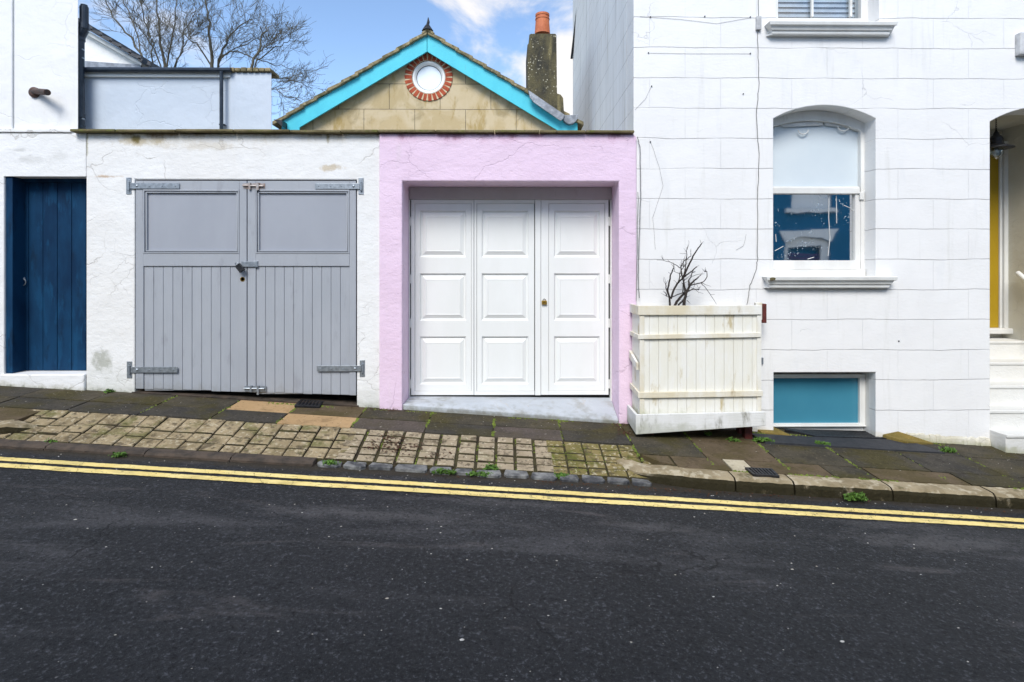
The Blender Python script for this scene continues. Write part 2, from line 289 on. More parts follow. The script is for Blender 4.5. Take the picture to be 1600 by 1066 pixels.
def kerbm():
    t = MT('old_kerb_stone', .92, spec=.1); t.base((.38, .31, .20), (.25, .20, .12), 5); t.stain((.56, .49, .36), 14, .50, .64, .7, off=2, detail=9); t.stain((.09, .08, .035), 7, .55, .68, .7, off=5, detail=9)
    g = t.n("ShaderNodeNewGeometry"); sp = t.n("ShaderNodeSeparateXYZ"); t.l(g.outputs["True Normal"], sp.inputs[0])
    t.over((.028, .024, .012), t.math('MULTIPLY', t.ramp(sp.outputs[2], .75, .3), t.ramp(t.noise(5, 8, .7, off=9), .26, .46)), .97)   # ragged darker tone over the kerb's upright face
    t.bump(t.noise(22, 8, .7), .02, .8); return t.done()
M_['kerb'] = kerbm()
M_['kerbd'] = simple('dark_kerb', (.085, .062, .045), .85, 0, (.04, .032, .025), 9, .01, 40)
M_['granite'] = simple('granite_sett', (.045, .047, .052), .6, 0, (.24, .24, .23), 9, .02, 25)
M_['earth'] = simple('earth', (.06, .055, .04), .95)
def glass(name, refl, tint, trans=False, scratch=False):
    m = bpy.data.materials.new(name); m.use_nodes = True; nt = m.node_tree; nt.nodes.remove(nt.nodes["Principled BSDF"])
    out = nt.nodes["Material Output"]; g = nt.nodes.new("ShaderNodeBsdfGlossy"); g.inputs["Roughness"].default_value = .015
    b = nt.nodes.new("ShaderNodeBsdfTransparent" if trans else "ShaderNodeBsdfDiffuse"); b.inputs[0].default_value = (*tint, 1)
    x = nt.nodes.new("ShaderNodeMixShader"); x.inputs[0].default_value = refl; nt.links.new(b.outputs[0], x.inputs[1]); nt.links.new(g.outputs[0], x.inputs[2])
    last = x
    if refl > .5:
        gg = nt.nodes.new("ShaderNodeNewGeometry"); nn = nt.nodes.new("ShaderNodeTexNoise"); nn.inputs["Scale"].default_value = 3.5; nn.inputs["Detail"].default_value = 2; nt.links.new(gg.outputs["Position"], nn.inputs["Vector"])
        bb_ = nt.nodes.new("ShaderNodeBump"); bb_.inputs["Distance"].default_value = .0005; nt.links.new(nn.outputs[0], bb_.inputs["Height"]); nt.links.new(bb_.outputs[0], g.inputs["Normal"]); g.inputs["Roughness"].default_value = .03
    if scratch:
        geo = nt.nodes.new("ShaderNodeNewGeometry"); n1 = nt.nodes.new("ShaderNodeTexNoise"); n1.inputs["Scale"].default_value = 55; n1.inputs["Detail"].default_value = 4; nt.links.new(geo.outputs["Position"], n1.inputs["Vector"])
        n2 = nt.nodes.new("ShaderNodeTexNoise"); n2.inputs["Scale"].default_value = 4; nt.links.new(geo.outputs["Position"], n2.inputs["Vector"])
        r1 = nt.nodes.new("ShaderNodeMapRange"); r1.inputs[1].default_value = .63; r1.inputs[2].default_value = .67; nt.links.new(n1.outputs[0], r1.inputs[0])
        r2 = nt.nodes.new("ShaderNodeMapRange"); r2.inputs[1].default_value = .48; r2.inputs[2].default_value = .58; nt.links.new(n2.outputs[0], r2.inputs[0])
        mu = nt.nodes.new("ShaderNodeMath"); mu.operation = 'MULTIPLY'; nt.links.new(r1.outputs[0], mu.inputs[0]); nt.links.new(r2.outputs[0], mu.inputs[1])
        d = nt.nodes.new("ShaderNodeBsdfDiffuse"); d.inputs[0].default_value = (.40, .48, .52, 1); x2 = nt.nodes.new("ShaderNodeMixShader")
        nt.links.new(mu.outputs[0], x2.inputs[0]); nt.links.new(x.outputs[0], x2.inputs[1]); nt.links.new(d.outputs[0], x2.inputs[2]); last = x2
    nt.links.new(last.outputs[0], out.inputs[0]); return m
M_['pane'] = glass('reflecting_glass', .88, (.01, .03, .05), scratch=True)
M_['glass'] = glass('clear_glass', .14, (.92, .95, .97), True)
M_['roundpane'] = simple('obscured_glass', (.80, .86, .90), .2, 0, (.76, .83, .88), 2)
M_['bulb'] = glass('lamp_glass', .25, (.80, .84, .80), True)

# ------------------------------------------------------------------ mesh helpers
class MB:
    def __init__(s): s.v = []; s.f = []
    def add(s, vs, fs):
        o = len(s.v); s.v += [tuple(v) for v in vs]; s.f += [tuple(i+o for i in f) for f in fs]; return s
    def box(s, x0, x1, y0, y1, z0, z1):
        vs = [(x, y, z) for z in (z0, z1) for y in (y0, y1) for x in (x0, x1)]
        return s.add(vs, [(0, 2, 3, 1), (4, 5, 7, 6), (0, 1, 5, 4), (1, 3, 7, 5), (3, 2, 6, 7), (2, 0, 4, 6)])
    def bpx(s, p0, p1, q0, q1, Y, dep=.02):            # box whose front face covers the photo rectangle p0..p1 x q0..q1 at distance Y
        pm = (p0+p1)/2
        return s.box(X(p0, Y), X(p1, Y), Y, Y+dep, Z(q1, Y, pm), Z(q0, Y, pm))
    def hexa(s, b, t): return s.add(list(b)+list(t), [(3, 2, 1, 0), (4, 5, 6, 7), (0, 1, 5, 4), (1, 2, 6, 5), (2, 3, 7, 6), (3, 0, 4, 7)])
    def prism(s, outer, y0, y1, holes=()):             # outer / holes: lists of (x, z)
        loops = [outer]+list(holes)
        tris = tessellate_polygon([[Vector((x, z, 0)) for x, z in lp] for lp in loops])
        flat = [p for lp in loops for p in lp]; n = len(flat)
        vs = [(x, y0, z) for x, z in flat]+[(x, y1, z) for x, z in flat]
        fs = [tuple(t) for t in tris]+[tuple(i+n for i in reversed(t)) for t in tris]
        o = 0
        for lp in loops:
            k = len(lp)
            for i in range(k): a, b = o+i, o+(i+1) % k; fs.append((a, b, b+n, a+n))
            o += k
        return s.add(vs, fs)
    def ppx(s, poly, Y, dep): return s.prism([(X(a, Y), Z(b, Y, a)) for a, b in poly], Y, Y+dep)
    def tube(s, pts, r, n=6, caps=True):
        pts = [Vector(p) for p in pts]; rs = r if isinstance(r, (list, tuple)) else [r]*len(pts); o = len(s.v); up = None
        for i, p in enumerate(pts):
            d = (pts[min(i+1, len(pts)-1)]-pts[max(i-1, 0)]).normalized()
            if up is None: up = d.orthogonal().normalized()
            a = (up-d*up.dot(d)); a = a.normalized() if a.length > 1e-6 else d.orthogonal().normalized(); up = a; b = d.cross(a)
            for k in range(n):
                t = 2*math.pi*k/n; s.v.append(tuple(p+(a*math.cos(t)+b*math.sin(t))*rs[i]))
        for i in range(len(pts)-1):
            for k in range(n):
                q = o+i*n; s.f.append((q+k, q+(k+1) % n, q+n+(k+1) % n, q+n+k))
        if caps: s.f.append(tuple(o+k for k in reversed(range(n)))); s.f.append(tuple(o+(len(pts)-1)*n+k for k in range(n)))
        return s
    def lathe(s, c, prof, n=20, axis='z'):             # prof: (radius, height)
        o = len(s.v)
        for r, h in prof:
            for k in range(n):
                t = 2*math.pi*k/n; a, b = r*math.cos(t), r*math.sin(t)
                s.v.append((c[0]+a, c[1]+b, c[2]+h) if axis == 'z' else (c[0]+a, c[1]+h, c[2]+b))
        for i in range(len(prof)-1):
            for k in range(n):
                q = o+i*n; s.f.append((q+k, q+(k+1) % n, q+n+(k+1) % n, q+n+k))
        s.f.append(tuple(o+k for k in reversed(range(n)))); s.f.append(tuple(o+(len(prof)-1)*n+k for k in range(n)))
        return s
    def build(s, name, mat, parent=None, bevel=0, smooth=False, weld=True, split=False):
        if split:
            par = list(range(len(s.v)))
            def fd(i):
                while par[i] != i: par[i] = par[par[i]]; i = par[i]
                return i
            for f in s.f:
                for q in f[1:]: par[fd(q)] = fd(f[0])
            comp = {}
            for f in s.f: comp.setdefault(fd(f[0]), []).append(f)
            out = None
            for fs in comp.values():
                m2 = MB(); ix = {}
                for f in fs:
                    for q in f:
                        if q not in ix: ix[q] = len(m2.v); m2.v.append(s.v[q])
                    m2.f.append(tuple(ix[q] for q in f))
                o_ = m2.build(name, mat, parent, bevel, smooth, weld); out = out or o_
            return out
        if parent is None:
            xs = [v[0] for v in s.v]; ys = [v[1] for v in s.v]; zs = [v[2] for v in s.v]
            org = Vector(((min(xs)+max(xs))/2, (min(ys)+max(ys))/2, min(zs)))
        else: org = Vector(parent['_o'])
        me = bpy.data.meshes.new(name); me.from_pydata([tuple(Vector(v)-org) for v in s.v], [], s.f)
        bm = bmesh.new(); bm.from_mesh(me)
        if weld: bmesh.ops.remove_doubles(bm, verts=bm.verts, dist=1e-5)
        bmesh.ops.recalc_face_normals(bm, faces=bm.faces); bm.to_mesh(me); bm.free()
        if smooth:
            for p in me.polygons: p.use_smooth = True
        mats = mat if isinstance(mat, list) else [mat]
        for m in mats: me.materials.append(M_[m])
        o = bpy.data.objects.new(name, me); col.objects.link(o); o['_o'] = tuple(org)
        if parent is None: o.location = org
        else: o.parent = parent
        if bevel:
            b = o.modifiers.new("bevel", 'BEVEL'); b.width = bevel; b.segments = 2; b.limit_method = 'ANGLE'; b.angle_limit = R(35)
        return o
def tag(o, label, cat, group=None):
    o['label'] = label; o['category'] = cat
    if group: o['group'] = group
    return o
def struct(o, kind='structure'): o['kind'] = kind; return o
def thing(name, label, cat, loc, group=None):
    o = bpy.data.objects.new(name, None); col.objects.link(o); o.location = loc; o['_o'] = tuple(loc); o.empty_display_size = .2
    return tag(o, label, cat, group)
def arch(x0, x1, zs, rise, n=16):                      # points of a segmental arch, left to right
    hw = (x1-x0)/2; rad = (hw*hw+rise*rise)/(2*rise); cx = (x0+x1)/2; cz = zs+rise-rad; a0 = math.asin(hw/rad)
    return [(cx+rad*math.sin(-a0+2*a0*i/n), cz+rad*math.cos(-a0+2*a0*i/n)) for i in range(n+1)]

# ================================================================== SETTING
def sheet(name, xs, ys, zf, mat, th=.0):
    m = MB(); nx = len(xs)
    for y in ys:
        for x in xs: m.v.append((x, y, zf(x, y)))
    for j in range(len(ys)-1):
        for i in range(nx-1): a = j*nx+i; m.f.append((a, a+1, a+1+nx, a+nx))
    return m.build(name, mat)
struct(sheet('ground', [-300, -60, -15, 0, 15, 60, 300], [-300, -60, -3, 5.5, 60, 400], lambda x, y: -S*max(-60, min(60, x))-.25, 'earth'))
struct(sheet('road', [-60, -15, -6, 0, 6, 15, 60], [-1.9, 0, .6, 2, 3, 4.12, 4.4], rz, 'asphalt'))
# far pavement in front of the houses across the street
m = MB(); m.hexa([(-60, -3.2, 60*S-.1), (60, -3.2, -60*S-.1), (60, -1.9, -60*S-.1), (-60, -1.9, 60*S-.1)], [(-60, -3.2, 60*S+.09), (60, -3.2, -60*S+.09), (60, -1.9, -60*S+.06), (-60, -1.9, 60*S+.06)])
struct(m.build('opposite_pavement', 'slabg'))
# double yellow lines: ragged ribbons 5 mm above the road
m = MB()
for (ya, yb) in ((3.962, 3.893), (3.845, 3.774)):
    n = 900; o = len(m.v); wy = 0
    for i in range(n+1):
        x = -9+18*i/n; wy = wy*.93+random.uniform(-.0016, .0016)
        a = ya+wy+random.uniform(-.0022, .0022); b = yb+wy+random.uniform(-.0022, .0022)
        m.v += [(x, a, rz(x, a)+.005), (x, b, rz(x, b)+.005)]
    for i in range(n): q = o+2*i; m.f.append((q, q+1, q+3, q+2))
struct(m.build('road_marking', 'yel', weld=False))

# ---- pavement slabs
pav = MB(); pm = []
PM = ['bed', 'slabd', 'slabg', 'slabb', 'slabp', 'slabt', 'slabc']
def slab_quad(pts, mi, top=.0, thick=.05):
    cx = sum(p[0] for p in pts)/4; cy = sum(p[1] for p in pts)/4; dz = random.uniform(-.003, .003)+top; tl = random.uniform(-.004, .004); tm = random.uniform(-.004, .004)
    P = []
    for (x, y) in pts:
        x += (cx-x)*0+(-.006 if x > cx else .006); y += (-.006 if y > cy else .006); P.append((x, y, gz(x, y)+dz+tl*(x-cx)+tm*(y-cy)))
    f0 = len(pav.f); pav.hexa([(x, y, z-thick) for x, y, z in P], P); pm.extend([mi]*(len(pav.f)-f0))
def row(y0, y1, xs, mats):
    for i in range(len(xs)-1): slab_quad([(xs[i], y0), (xs[i+1], y0), (xs[i+1], y1), (xs[i], y1)], mats[i % len(mats)])
# bed under the slabs
f0 = len(pav.f)
XA, XB = -3.55, 1.08                                   # ends of the vehicle crossover
def bedq(x0, x1, y0, y1, off=-.022):
    pav.hexa([(x0, y0, gz(x0, y0)-.3), (x1, y0, gz(x1, y0)-.3), (x1, y1, gz(x1, y1)-.3), (x0, y1, gz(x0, y1)-.3)], [(x0, y0, gz(x0, y0)+off), (x1, y0, gz(x1, y0)+off), (x1, y1, gz(x1, y1)+off), (x0, y1, gz(x0, y1)+off)])
bedq(-12, 12, 4.72, 5.75, -.012); bedq(-12, -4.2, 4.29, 4.72, -.012); bedq(1.28, 12, 4.29, 4.72, -.012)
pm.extend([0]*(len(pav.f)-f0))
jb = [-9, -8.3, -7.65, -7, -6.35, -5.7, -5.05, -4.45, -3.82, -3.2, -2.58, -2.0, -1.36, -.72, -.12, .50, 1.10]
row(5.01, 5.32, jb, [1, 2, 1, 2, 1, 1, 2, 1, 1, 1, 5, 3, 1, 1, 1, 1])
row(4.74, 5.01, jb, [2, 1, 1, 2, 1, 2, 1, 2, 2, 2, 2, 5, 4, 2, 4, 2])
jr = [1.10, 1.68, 2.30, 2.95, 3.58, 4.2, 4.85, 5.5, 6.2, 6.9, 7.6, 9]
row(4.95, 5.32, jr, [1, 3, 2, 1, 2, 1, 1, 2, 1, 2, 1])
row(4.54, 4.95, jr, [1, 3, 1, 1, 2, 1, 2, 1, 2, 1, 2])
row(4.305, 4.54, [1.36, 1.80, 1.99, 2.62, 2.98, 3.72, 4.3, 4.9, 5.6, 6.4, 7.2, 9], [3, 6, 3, 1, 3, 2, 1, 2, 1, 2, 1])
row(4.33, 4.735, [-9, -8.2, -7.4, -6.6, -5.8, -5.1], [3, 1, 3, 1, 3]); row(4.42, 4.735, [-5.1, -4.6, -3.98], [1, 3])
slab_quad([(1.24, 4.40), (1.355, 4.36), (1.355, 4.54), (1.12, 4.54)], 3)
o = pav.build('pavement', PM, weld=False); struct(o)
for i, p in enumerate(o.data.polygons): p.material_index = pm[i]
o.data.update()
# ---- vehicle crossover: sloping field of block pavers
Y0C, Y1C = 4.262, 4.73
def cz(x, y):                                           # crossover surface: pavement level at the back down to the gutter
    t = (Y1C-y)/(Y1C-Y0C); return gz(x, Y1C)*(1-t)+(rz(x, Y0C)+.022)*t
cb = MB(); cmi = []
CM = ['bed', 'sett1', 'sett2', 'sett3']
f0 = len(cb.f); xa, xb = -4.9, 1.45
cb.hexa([(xa, Y0C-.01, cz(xa, Y0C)-.3), (xb, Y0C-.01, cz(xb, Y0C)-.3), (xb, Y1C+.005, cz(xb, Y1C)-.3), (xa, Y1C+.005, cz(xa, Y1C)-.3)], [(xa, Y0C-.01, cz(xa, Y0C-.01)-.014), (xb, Y0C-.01, cz(xb, Y0C-.01)-.014), (xb, Y1C+.005, cz(xb, Y1C+.005)-.014), (xa, Y1C+.005, cz(xa, Y1C+.005)-.014)])
cmi.extend([0]*(len(cb.f)-f0))
def block(x0, x1, y0, y1, mi, jit, tp):
    j = lambda: random.uniform(-jit, jit)
    c = [(x0+j(), y0+j()*.6), (x1+j(), y0+j()*.6), (x1+j(), y1+j()*.6), (x0+j(), y1+j()*.6)]; dz = random.uniform(-.005, .005)
    e = .004
    mid = [(x, y, cz(x, y)-.004+dz) for x, y in c]; low = [(x, y, z-.04) for x, y, z in mid]; tpv = []
    for (x, y), sx, sy in zip(c, (1, -1, -1, 1), (1, 1, -1, -1)): xx, yy = x+sx*e, y+sy*e; tpv.append((xx, yy, cz(xx, yy)+tp+dz+j()*.4))
    q = len(cb.v); cb.v += low+mid+tpv
    for i in range(4): k = (i+1) % 4; cb.f += [(q+i, q+k, q+4+k, q+4+i), (q+4+i, q+4+k, q+8+k, q+8+i)]; cmi.extend([0, 0 if i in (0, 2) else mi])
    cb.f.append((q+8, q+9, q+10, q+11)); cmi.append(mi)
x = -4.75
while x < -1.36:
    wd = random.uniform(.145, .168); ys = [Y0C+.004]
    while ys[-1] < Y1C-.10: ys.append(ys[-1]+random.uniform(.10, .15))
    ys[-1] = Y1C-.003
    for i in range(len(ys)-1):
        if x < -4.12 and ys[i+1] > 4.45: continue
        block(x, x+wd, ys[i]+.003, ys[i+1]-.006, 1, .0035, .005)
    x += wd+.011
x = -1.35; pc_ = (Y1C-Y0C-.006)/5
while x < .33:
    for i in range(5): block(x+.010, x+.143, Y0C+.003+i*pc_+.002, Y0C+.003+(i+1)*pc_-.006, 2, .002, .003)
    x += .158
x = .34
while x < 1.33:
    for i in range(5): block(x+.004, x+.146, Y0C+.003+i*pc_+.002, Y0C+.003+(i+1)*pc_-.004, 3, .003, .002)
    x += .156
o = cb.build('crossover_paving', CM, weld=False); struct(o)
for i, p in enumerate(o.data.polygons): p.material_index = cmi[i]
# ---- kerbs (real step) with a curved stone at each end of the crossover
def kerb_ring(path, wdt, hts, base=-.15):               # path along the road-side edge; pavement side to the left-hand normal
    m = MB(); n = len(path); L_ = []
    for i, (x, y) in enumerate(path):
        a = path[max(i-1, 0)]; b = path[min(i+1, n-1)]; d = Vector((b[0]-a[0], b[1]-a[1])).normalized(); nx, ny = -d.y, d.x
        zt = hts[i] if isinstance(hts, list) else hts; zr = rz(x, y); tp = zr+zt+random.uniform(-.003, .003); j = random.uniform(-.004, .004)
        sec = [(0, base), (0.004+j, (tp-zr)*.55), (.012+j, tp-zr-.022), (.03+j, tp-zr-.003), (.07, tp-zr+.002), (wdt, tp-zr+.004), (wdt, base)]
        L_.append([(x+nx*s_, y+ny*s_, zr+h) for s_, h in sec])
    for s_ in L_: m.v += s_
    k = len(L_[0])
    for i in range(n-1):
        for j in range(k-1): q = i*k+j; m.f.append((q, q+1, q+k+1, q+k))
    m.f.append(tuple(range(k))); m.f.append(tuple((n-1)*k+j for j in reversed(range(k)))); return m
def lerp_path(pts, step=.03):
    out = []
    for a, b in zip(pts[:-1], pts[1:]):
        n = max(1, int(math.dist(a, b)/step)); out += [(a[0]+(b[0]-a[0])*i/n, a[1]+(b[1]-a[1])*i/n) for i in range(n)]
    return out+[pts[-1]]
H_ = .104
kb = MB()
def addk(m2): kb.add(m2.v, m2.f)
import itertools
# curved corner, right of the crossover: from (0.93, 4.47) round to the straight kerb line
curve = []
for i in range(22):
    t = i/21; a = (1-t)
    x = (1-t)**2*.88+2*t*(1-t)*1.08+t*t*1.75; y = (1-t)**2*4.46+2*t*(1-t)*4.15+t*t*4.15
    curve.append((x, y))
n = len(curve)
addk(kerb_ring(curve, .15, [cz(x, y)-rz(x, y)+.012+(H_-(cz(x, y)-rz(x, y)+.012))*min(1, (i/12)) for i, (x, y) in enumerate(curve)]))
xs = [1.762, 2.22, 2.98, 3.78, 4.6, 5.5, 6.4, 7.4, 9.0]
for a, b in zip(xs[:-1], xs[1:]): addk(kerb_ring(lerp_path([(a, 4.15), (b-.014, 4.15)]), .15, H_))
# left corner
cl = []
for i in range(16):
    t = i/15; cl.append(((1-t)**2*-5.3+2*t*(1-t)*-3.90+t*t*-3.80, (1-t)**2*4.16+2*t*(1-t)*4.15+t*t*4.48))
addk(kerb_ring(cl, .15, [gz(x, y)-rz(x, y)+.008-(.012*max(0, i-11)) for i, (x, y) in enumerate(cl)]))
xs = [-9, -8, -7.1, -6.2, -5.31]
for a, b in zip(xs[:-1], xs[1:]): addk(kerb_ring(lerp_path([(a, 4.16), (b-.012, 4.16)]), .15, H_))
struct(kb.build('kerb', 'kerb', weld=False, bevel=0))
# dropped kerb: dark edging on the left, granite setts on the right
m = MB(); xs = [-5.3, -4.3, -3.5, -2.75, -2.1, -1.47]
for a, b in zip(xs[:-1], xs[1:]):
    v = kerb_ring(lerp_path([(a, 4.145), (b-.008, 4.145)], .06), .105, .030); m.add(v.v, v.f)
struct(m.build('dropped_kerb', 'kerbd', weld=False))
m = MB(); x = -1.45
for wd in (.20, .19, .20, .27, .19, .16, .22, .21, .22, .17, .2, .19, .17):
    y0 = 4.155+random.uniform(-.012, .012); pts = []
    ch = random.uniform(.01, .03); ww = wd-.02
    ring = [(x+ch, y0), (x+ww-ch, y0+random.uniform(-.01, .01)), (x+ww, y0+.03), (x+ww-.01, y0+.10), (x+.01, y0+.10), (x, y0+.03)]
    b = [(p, q, rz(p, q)-.05) for p, q in ring]; t_ = [(p, q, rz(p, q)+.012+random.uniform(0, .012)) for p, q in ring]
    cx_, cy_ = x+ww/2, y0+.05; t2 = [(cx_+(p-cx_)*.93, cy_+(q-cy_)*.88, z+.006) for p, q, z in t_]
    o_ = len(m.v); m.v += b+t_+t2
    for i in range(6): m.f += [(o_+i, o_+(i+1) % 6, o_+6+(i+1) % 6, o_+6+i), (o_+6+i, o_+6+(i+1) % 6, o_+12+(i+1) % 6, o_+12+i)]
    m.f.append(tuple(range(o_+12, o_+18))); x += wd
struct(m.build('gutter_setts', 'granite', weld=False))

# ================================================================== LEFT HOUSE
ZC_ = Z(208, 5.26)                                       # underside of the coping
lh = thing('house', 'tall white rendered house at the left edge with a blue plank door below', 'house', (-5, 5.4, gz(-5, D)))
xl, xr = -8.0, X(135)
d0, d1 = X(6), X(135)-.004
zt = Z(277)
m = MB(); base = lambda x: gz(x, D)-.25
m.prism([(xl, base(xl)), (d0, base(d0)), (d0, zt), (d1, zt), (d1, ZC_+.002), (xl, ZC_+.002)], D+.002, D+.20)
m.box(xl, X(118, D), D+.20, D+.25, .3, ZC_)               # inner backing
m.build('lower_wall', 'left_white', lh, bevel=.008)
m = MB(); m.box(xl, X(112), D-.012, D+.16, Z(209), Z(203.5)); m.build('ledge', 'left_white', lh, bevel=.006)
xe = X(118, D); z0_ = Z(203.5)+.001; m = MB(); m.hexa([(xl, 5.345, z0_), (xe, 5.345, z0_), (xe*1.2, 5.345*1.19, z0_), (xl, 5.345*1.19, z0_)], [(xl, 5.345, 5), (xe, 5.345, 5), (xe*1.2, 5.345*1.19, 5), (xl, 5.345*1.19, 5)]); m.box(xl, X(17), 5.325, 5.3448, Z(203.5)+.001, 4.99); m.build('upper_wall', 'left_upper', lh, bevel=.008)
m = MB(); m.box(d0-.02, d1, D-.025, D+.21, gz(d0, D)-.2, Z(583, D)); m.build('doorstep', 'left_white', lh, bevel=.012)
dr = MB(); Yd = D+.16; zb = Z(583, D)+.004
bx0, bx1 = X(22, Yd), d1+.02; nb = 6
for i in range(nb):
    a = bx0+(bx1-bx0)*i/nb; b = bx0+(bx1-bx0)*(i+1)/nb; dr.box(a+.002, b-.002, Yd+random.uniform(-.001, .001), Yd+.03, zb, zt+.05)
dr.box(bx0, bx1, Yd+.012, Yd+.04, zb, zt+.05)
dd = dr.build('door', 'blue', lh, bevel=.004)
m = MB(); m.box(d0+.001, d0+.065, D+.02, Yd+.03, zb, zt-.001); m.box(d0+.0655, bx0+.02, Yd-.035, Yd-.002, zb, zt-.001); m.box(d0+.03, d1-.001, Yd-.03, Yd-.005, zt-.035, zt+.04); m.build('door_frame', 'blue', lh, bevel=.004, split=True)
m = MB(); c = pt(36, 439, Yd-.012)
m.lathe((c[0], Yd-.012, c[2]+.02), [(.018, .012), (.022, 0), (.012, -.012), (.004, -.016)], 14, 'y')
m.tube([(c[0]+.036*math.sin(t*.4488), Yd-.022, c[2]-.012+.036*math.cos(t*.4488)) for t in range(15)], .005, 6)
m.build('handle', 'galv', dd, smooth=True)
m = MB(); c = pt(55, 145, 5.345)
m.lathe((c[0], 5.345, c[2]), [(.052, 0), (.05, -.02), (.03, -.03), (.03, -.031)], 18, 'y')
e_ = pt(74, 144.5, 5.19); m.tube([(c[0], 5.33, c[2]), (c[0]*.8+e_[0]*.2, 5.30, c[2]), e_], [.027, .028, .029], 14)
m.build('flue_pipe', 'rustpipe', lh, smooth=False)
m = MB(); Yp = 5.42
P_ = lambda a, b, y=Yp: pt(a, b, y)
m.tube([P_(131.5, 11), P_(131.5, 45), P_(131, 48), P_(126, 55), P_(125, 60), P_(125, 212)], .038, 16)
for (a, b0, b1, rr) in ((131.5, 8, 14, .030), (131.5, 37, 46, .046), (125, 58, 64, .045), (125, 178, 184, .045), (125, 196, 202, .045)):
    m.tube([P_(a, b0), P_(a, b1)], rr, 16)
m.tube([P_(131, 46), P_(125.5, 56)], .047, 14)
m.build('soil_pipe', 'plastic', lh, smooth=False)
m = MB()
for q in (81, 94, 188): m.box(X(118)-.002, P_(125, q)[0], 5.40, 5.43, Z(q+1, Yp), Z(q-1, Yp))
m.build('pipe_bracket', 'galv', lh, split=True)

# ================================================================== WHITE GARAGE (grey double doors)
xg0, xg1 = X(135), X(593.5)
wg = thing('garage', 'low white stucco garage with weathered grey double doors', 'garage', ((xg0+xg1)/2, D, gz(-3, D)))
g0, g1 = X(210.5), X(557.5); ztop = Z(281.5)
m = MB(); m.prism([(xg0, base(xg0)), (g0, base(g0)), (g0, ztop), (g1, ztop), (g1, base(g1)), (xg1, base(xg1)), (xg1, ZC_), (xg0, ZC_)], D, D+.24)
m.box(xg0+.02, xg1, D+.24, D+.30, ZC_-.25, ZC_-.01); m.build('wall', 'garage_white', wg, bevel=.010)
m = MB(); m.box(xg0, xg1-.0005, D+.30, 7.9, ZC_-.12, ZC_-.005); m.build('roof', 'lead', wg)
m = MB(); m.box(xg0, xg0+.2, D+.26, 7.9, -.2, ZC_-.13); m.box(xg1-.2, xg1-.001, D+.26, 7.9, -.2, ZC_-.13); m.box(xg0+.2, xg1-.2, 7.7, 7.9, -.2, ZC_-.13); m.build('rear_wall', 'garage_white', wg, split=True)
m = MB(); m.add([(g0-.02, D+.02, gz(g0, D)-.1), (g1+.02, D+.02, gz(g1, D)-.1), (g1+.02, D+.24, gz(g1, D)-.1), (g0-.02, D+.24, gz(g0, D)-.1), (g0-.02, D-.015, gz(g0, D)+.012), (g1+.02, D-.015, gz(g1, D)+.012), (g1+.02, D+.24, gz(g1, D)+.03), (g0-.02, D+.24, gz(g0, D)+.03)],
    [(3, 2, 1, 0), (4, 5, 6, 7), (0, 1, 5, 4), (1, 2, 6, 5), (2, 3, 7, 6), (3, 0, 4, 7)]); m.build('threshold', 'kerbd', wg)
def gb(x): return Z(606)+(Z(617.5)-Z(606))*(x-g0)/(g1-g0)                          # bottom edge of the leaves follows the slope
def leaf(p0, p1, q0, q1, st, left):
    Yl = D-.004; x0, x1 = X(p0, Yl), X(p1, Yl); zt_ = Z(283.5, Yl)
    m = MB()
    pa, pb = X(q0, Yl), X(q1, Yl); za, zb_ = Z(396.5, Yl), Z(297, Yl); zr = Z(416, Yl)
    m.prism([(x0, gb(x0)), (pa, gb(pa)), (pa, zt_), (x0, zt_)], Yl, Yl+.05)
    m.prism([(pb, gb(pb)), (x1, gb(x1)), (x1, zt_), (pb, zt_)], Yl, Yl+.05)
    m.box(pa+.0005, pb-.0005, Yl+.0005, Yl+.05, zb_, zt_); m.box(pa+.0005, pb-.0005, Yl-.002, Yl+.05, zr, za)
    lf = m.build('door_leaf', 'grey', wg, bevel=.003)
    if left: lf['label'] = 'left grey leaf with keyhole'
    m = MB(); m.box(pa, pb, Yl+.022, Yl+.045, za-.005, zb_+.005); m.build('panel', 'greyp', lf)
    m = MB()
    for (a, b, dd_) in ((0, .013, .000), (.019, .032, .009)):   # two-step moulding round the panel
        for bx in ((pa+a, pb-a, za+a, za+b), (pa+a, pb-a, zb_-b, zb_-a), (pa+a, pa+b, za+b, zb_-b), (pb-b, pb-a, za+b, zb_-b)):
            m.box(bx[0], bx[1], Yl+dd_-.007, Yl+.0225, bx[2], bx[3])
    m.build('moulding', 'grey', lf, bevel=.004)
    m = MB(); n = max(1, round((pb-pa)/.0915))
    for i in range(n):
        a = pa+(pb-pa)*i/n+.0015; b = pa+(pb-pa)*(i+1)/n-.0015; dz = random.uniform(-.006, .003); dy = random.uniform(0, .0015)
        m.prism([(a, gb(a)+dz), (b, gb(b)+dz), (b, zr-.001), (a, zr-.001)], Yl+.010+dy, Yl+.03)
    m.box(pa, pb, Yl+.0185, Yl+.035, gb(pb)+.01, zr)
    m.build('boards', 'grey', lf, bevel=.0035)
    return lf
lfL = leaf(212, 385.3, 224, 374, 14, True); lfR = leaf(386.7, 556, 399.5, 546, 14, False)
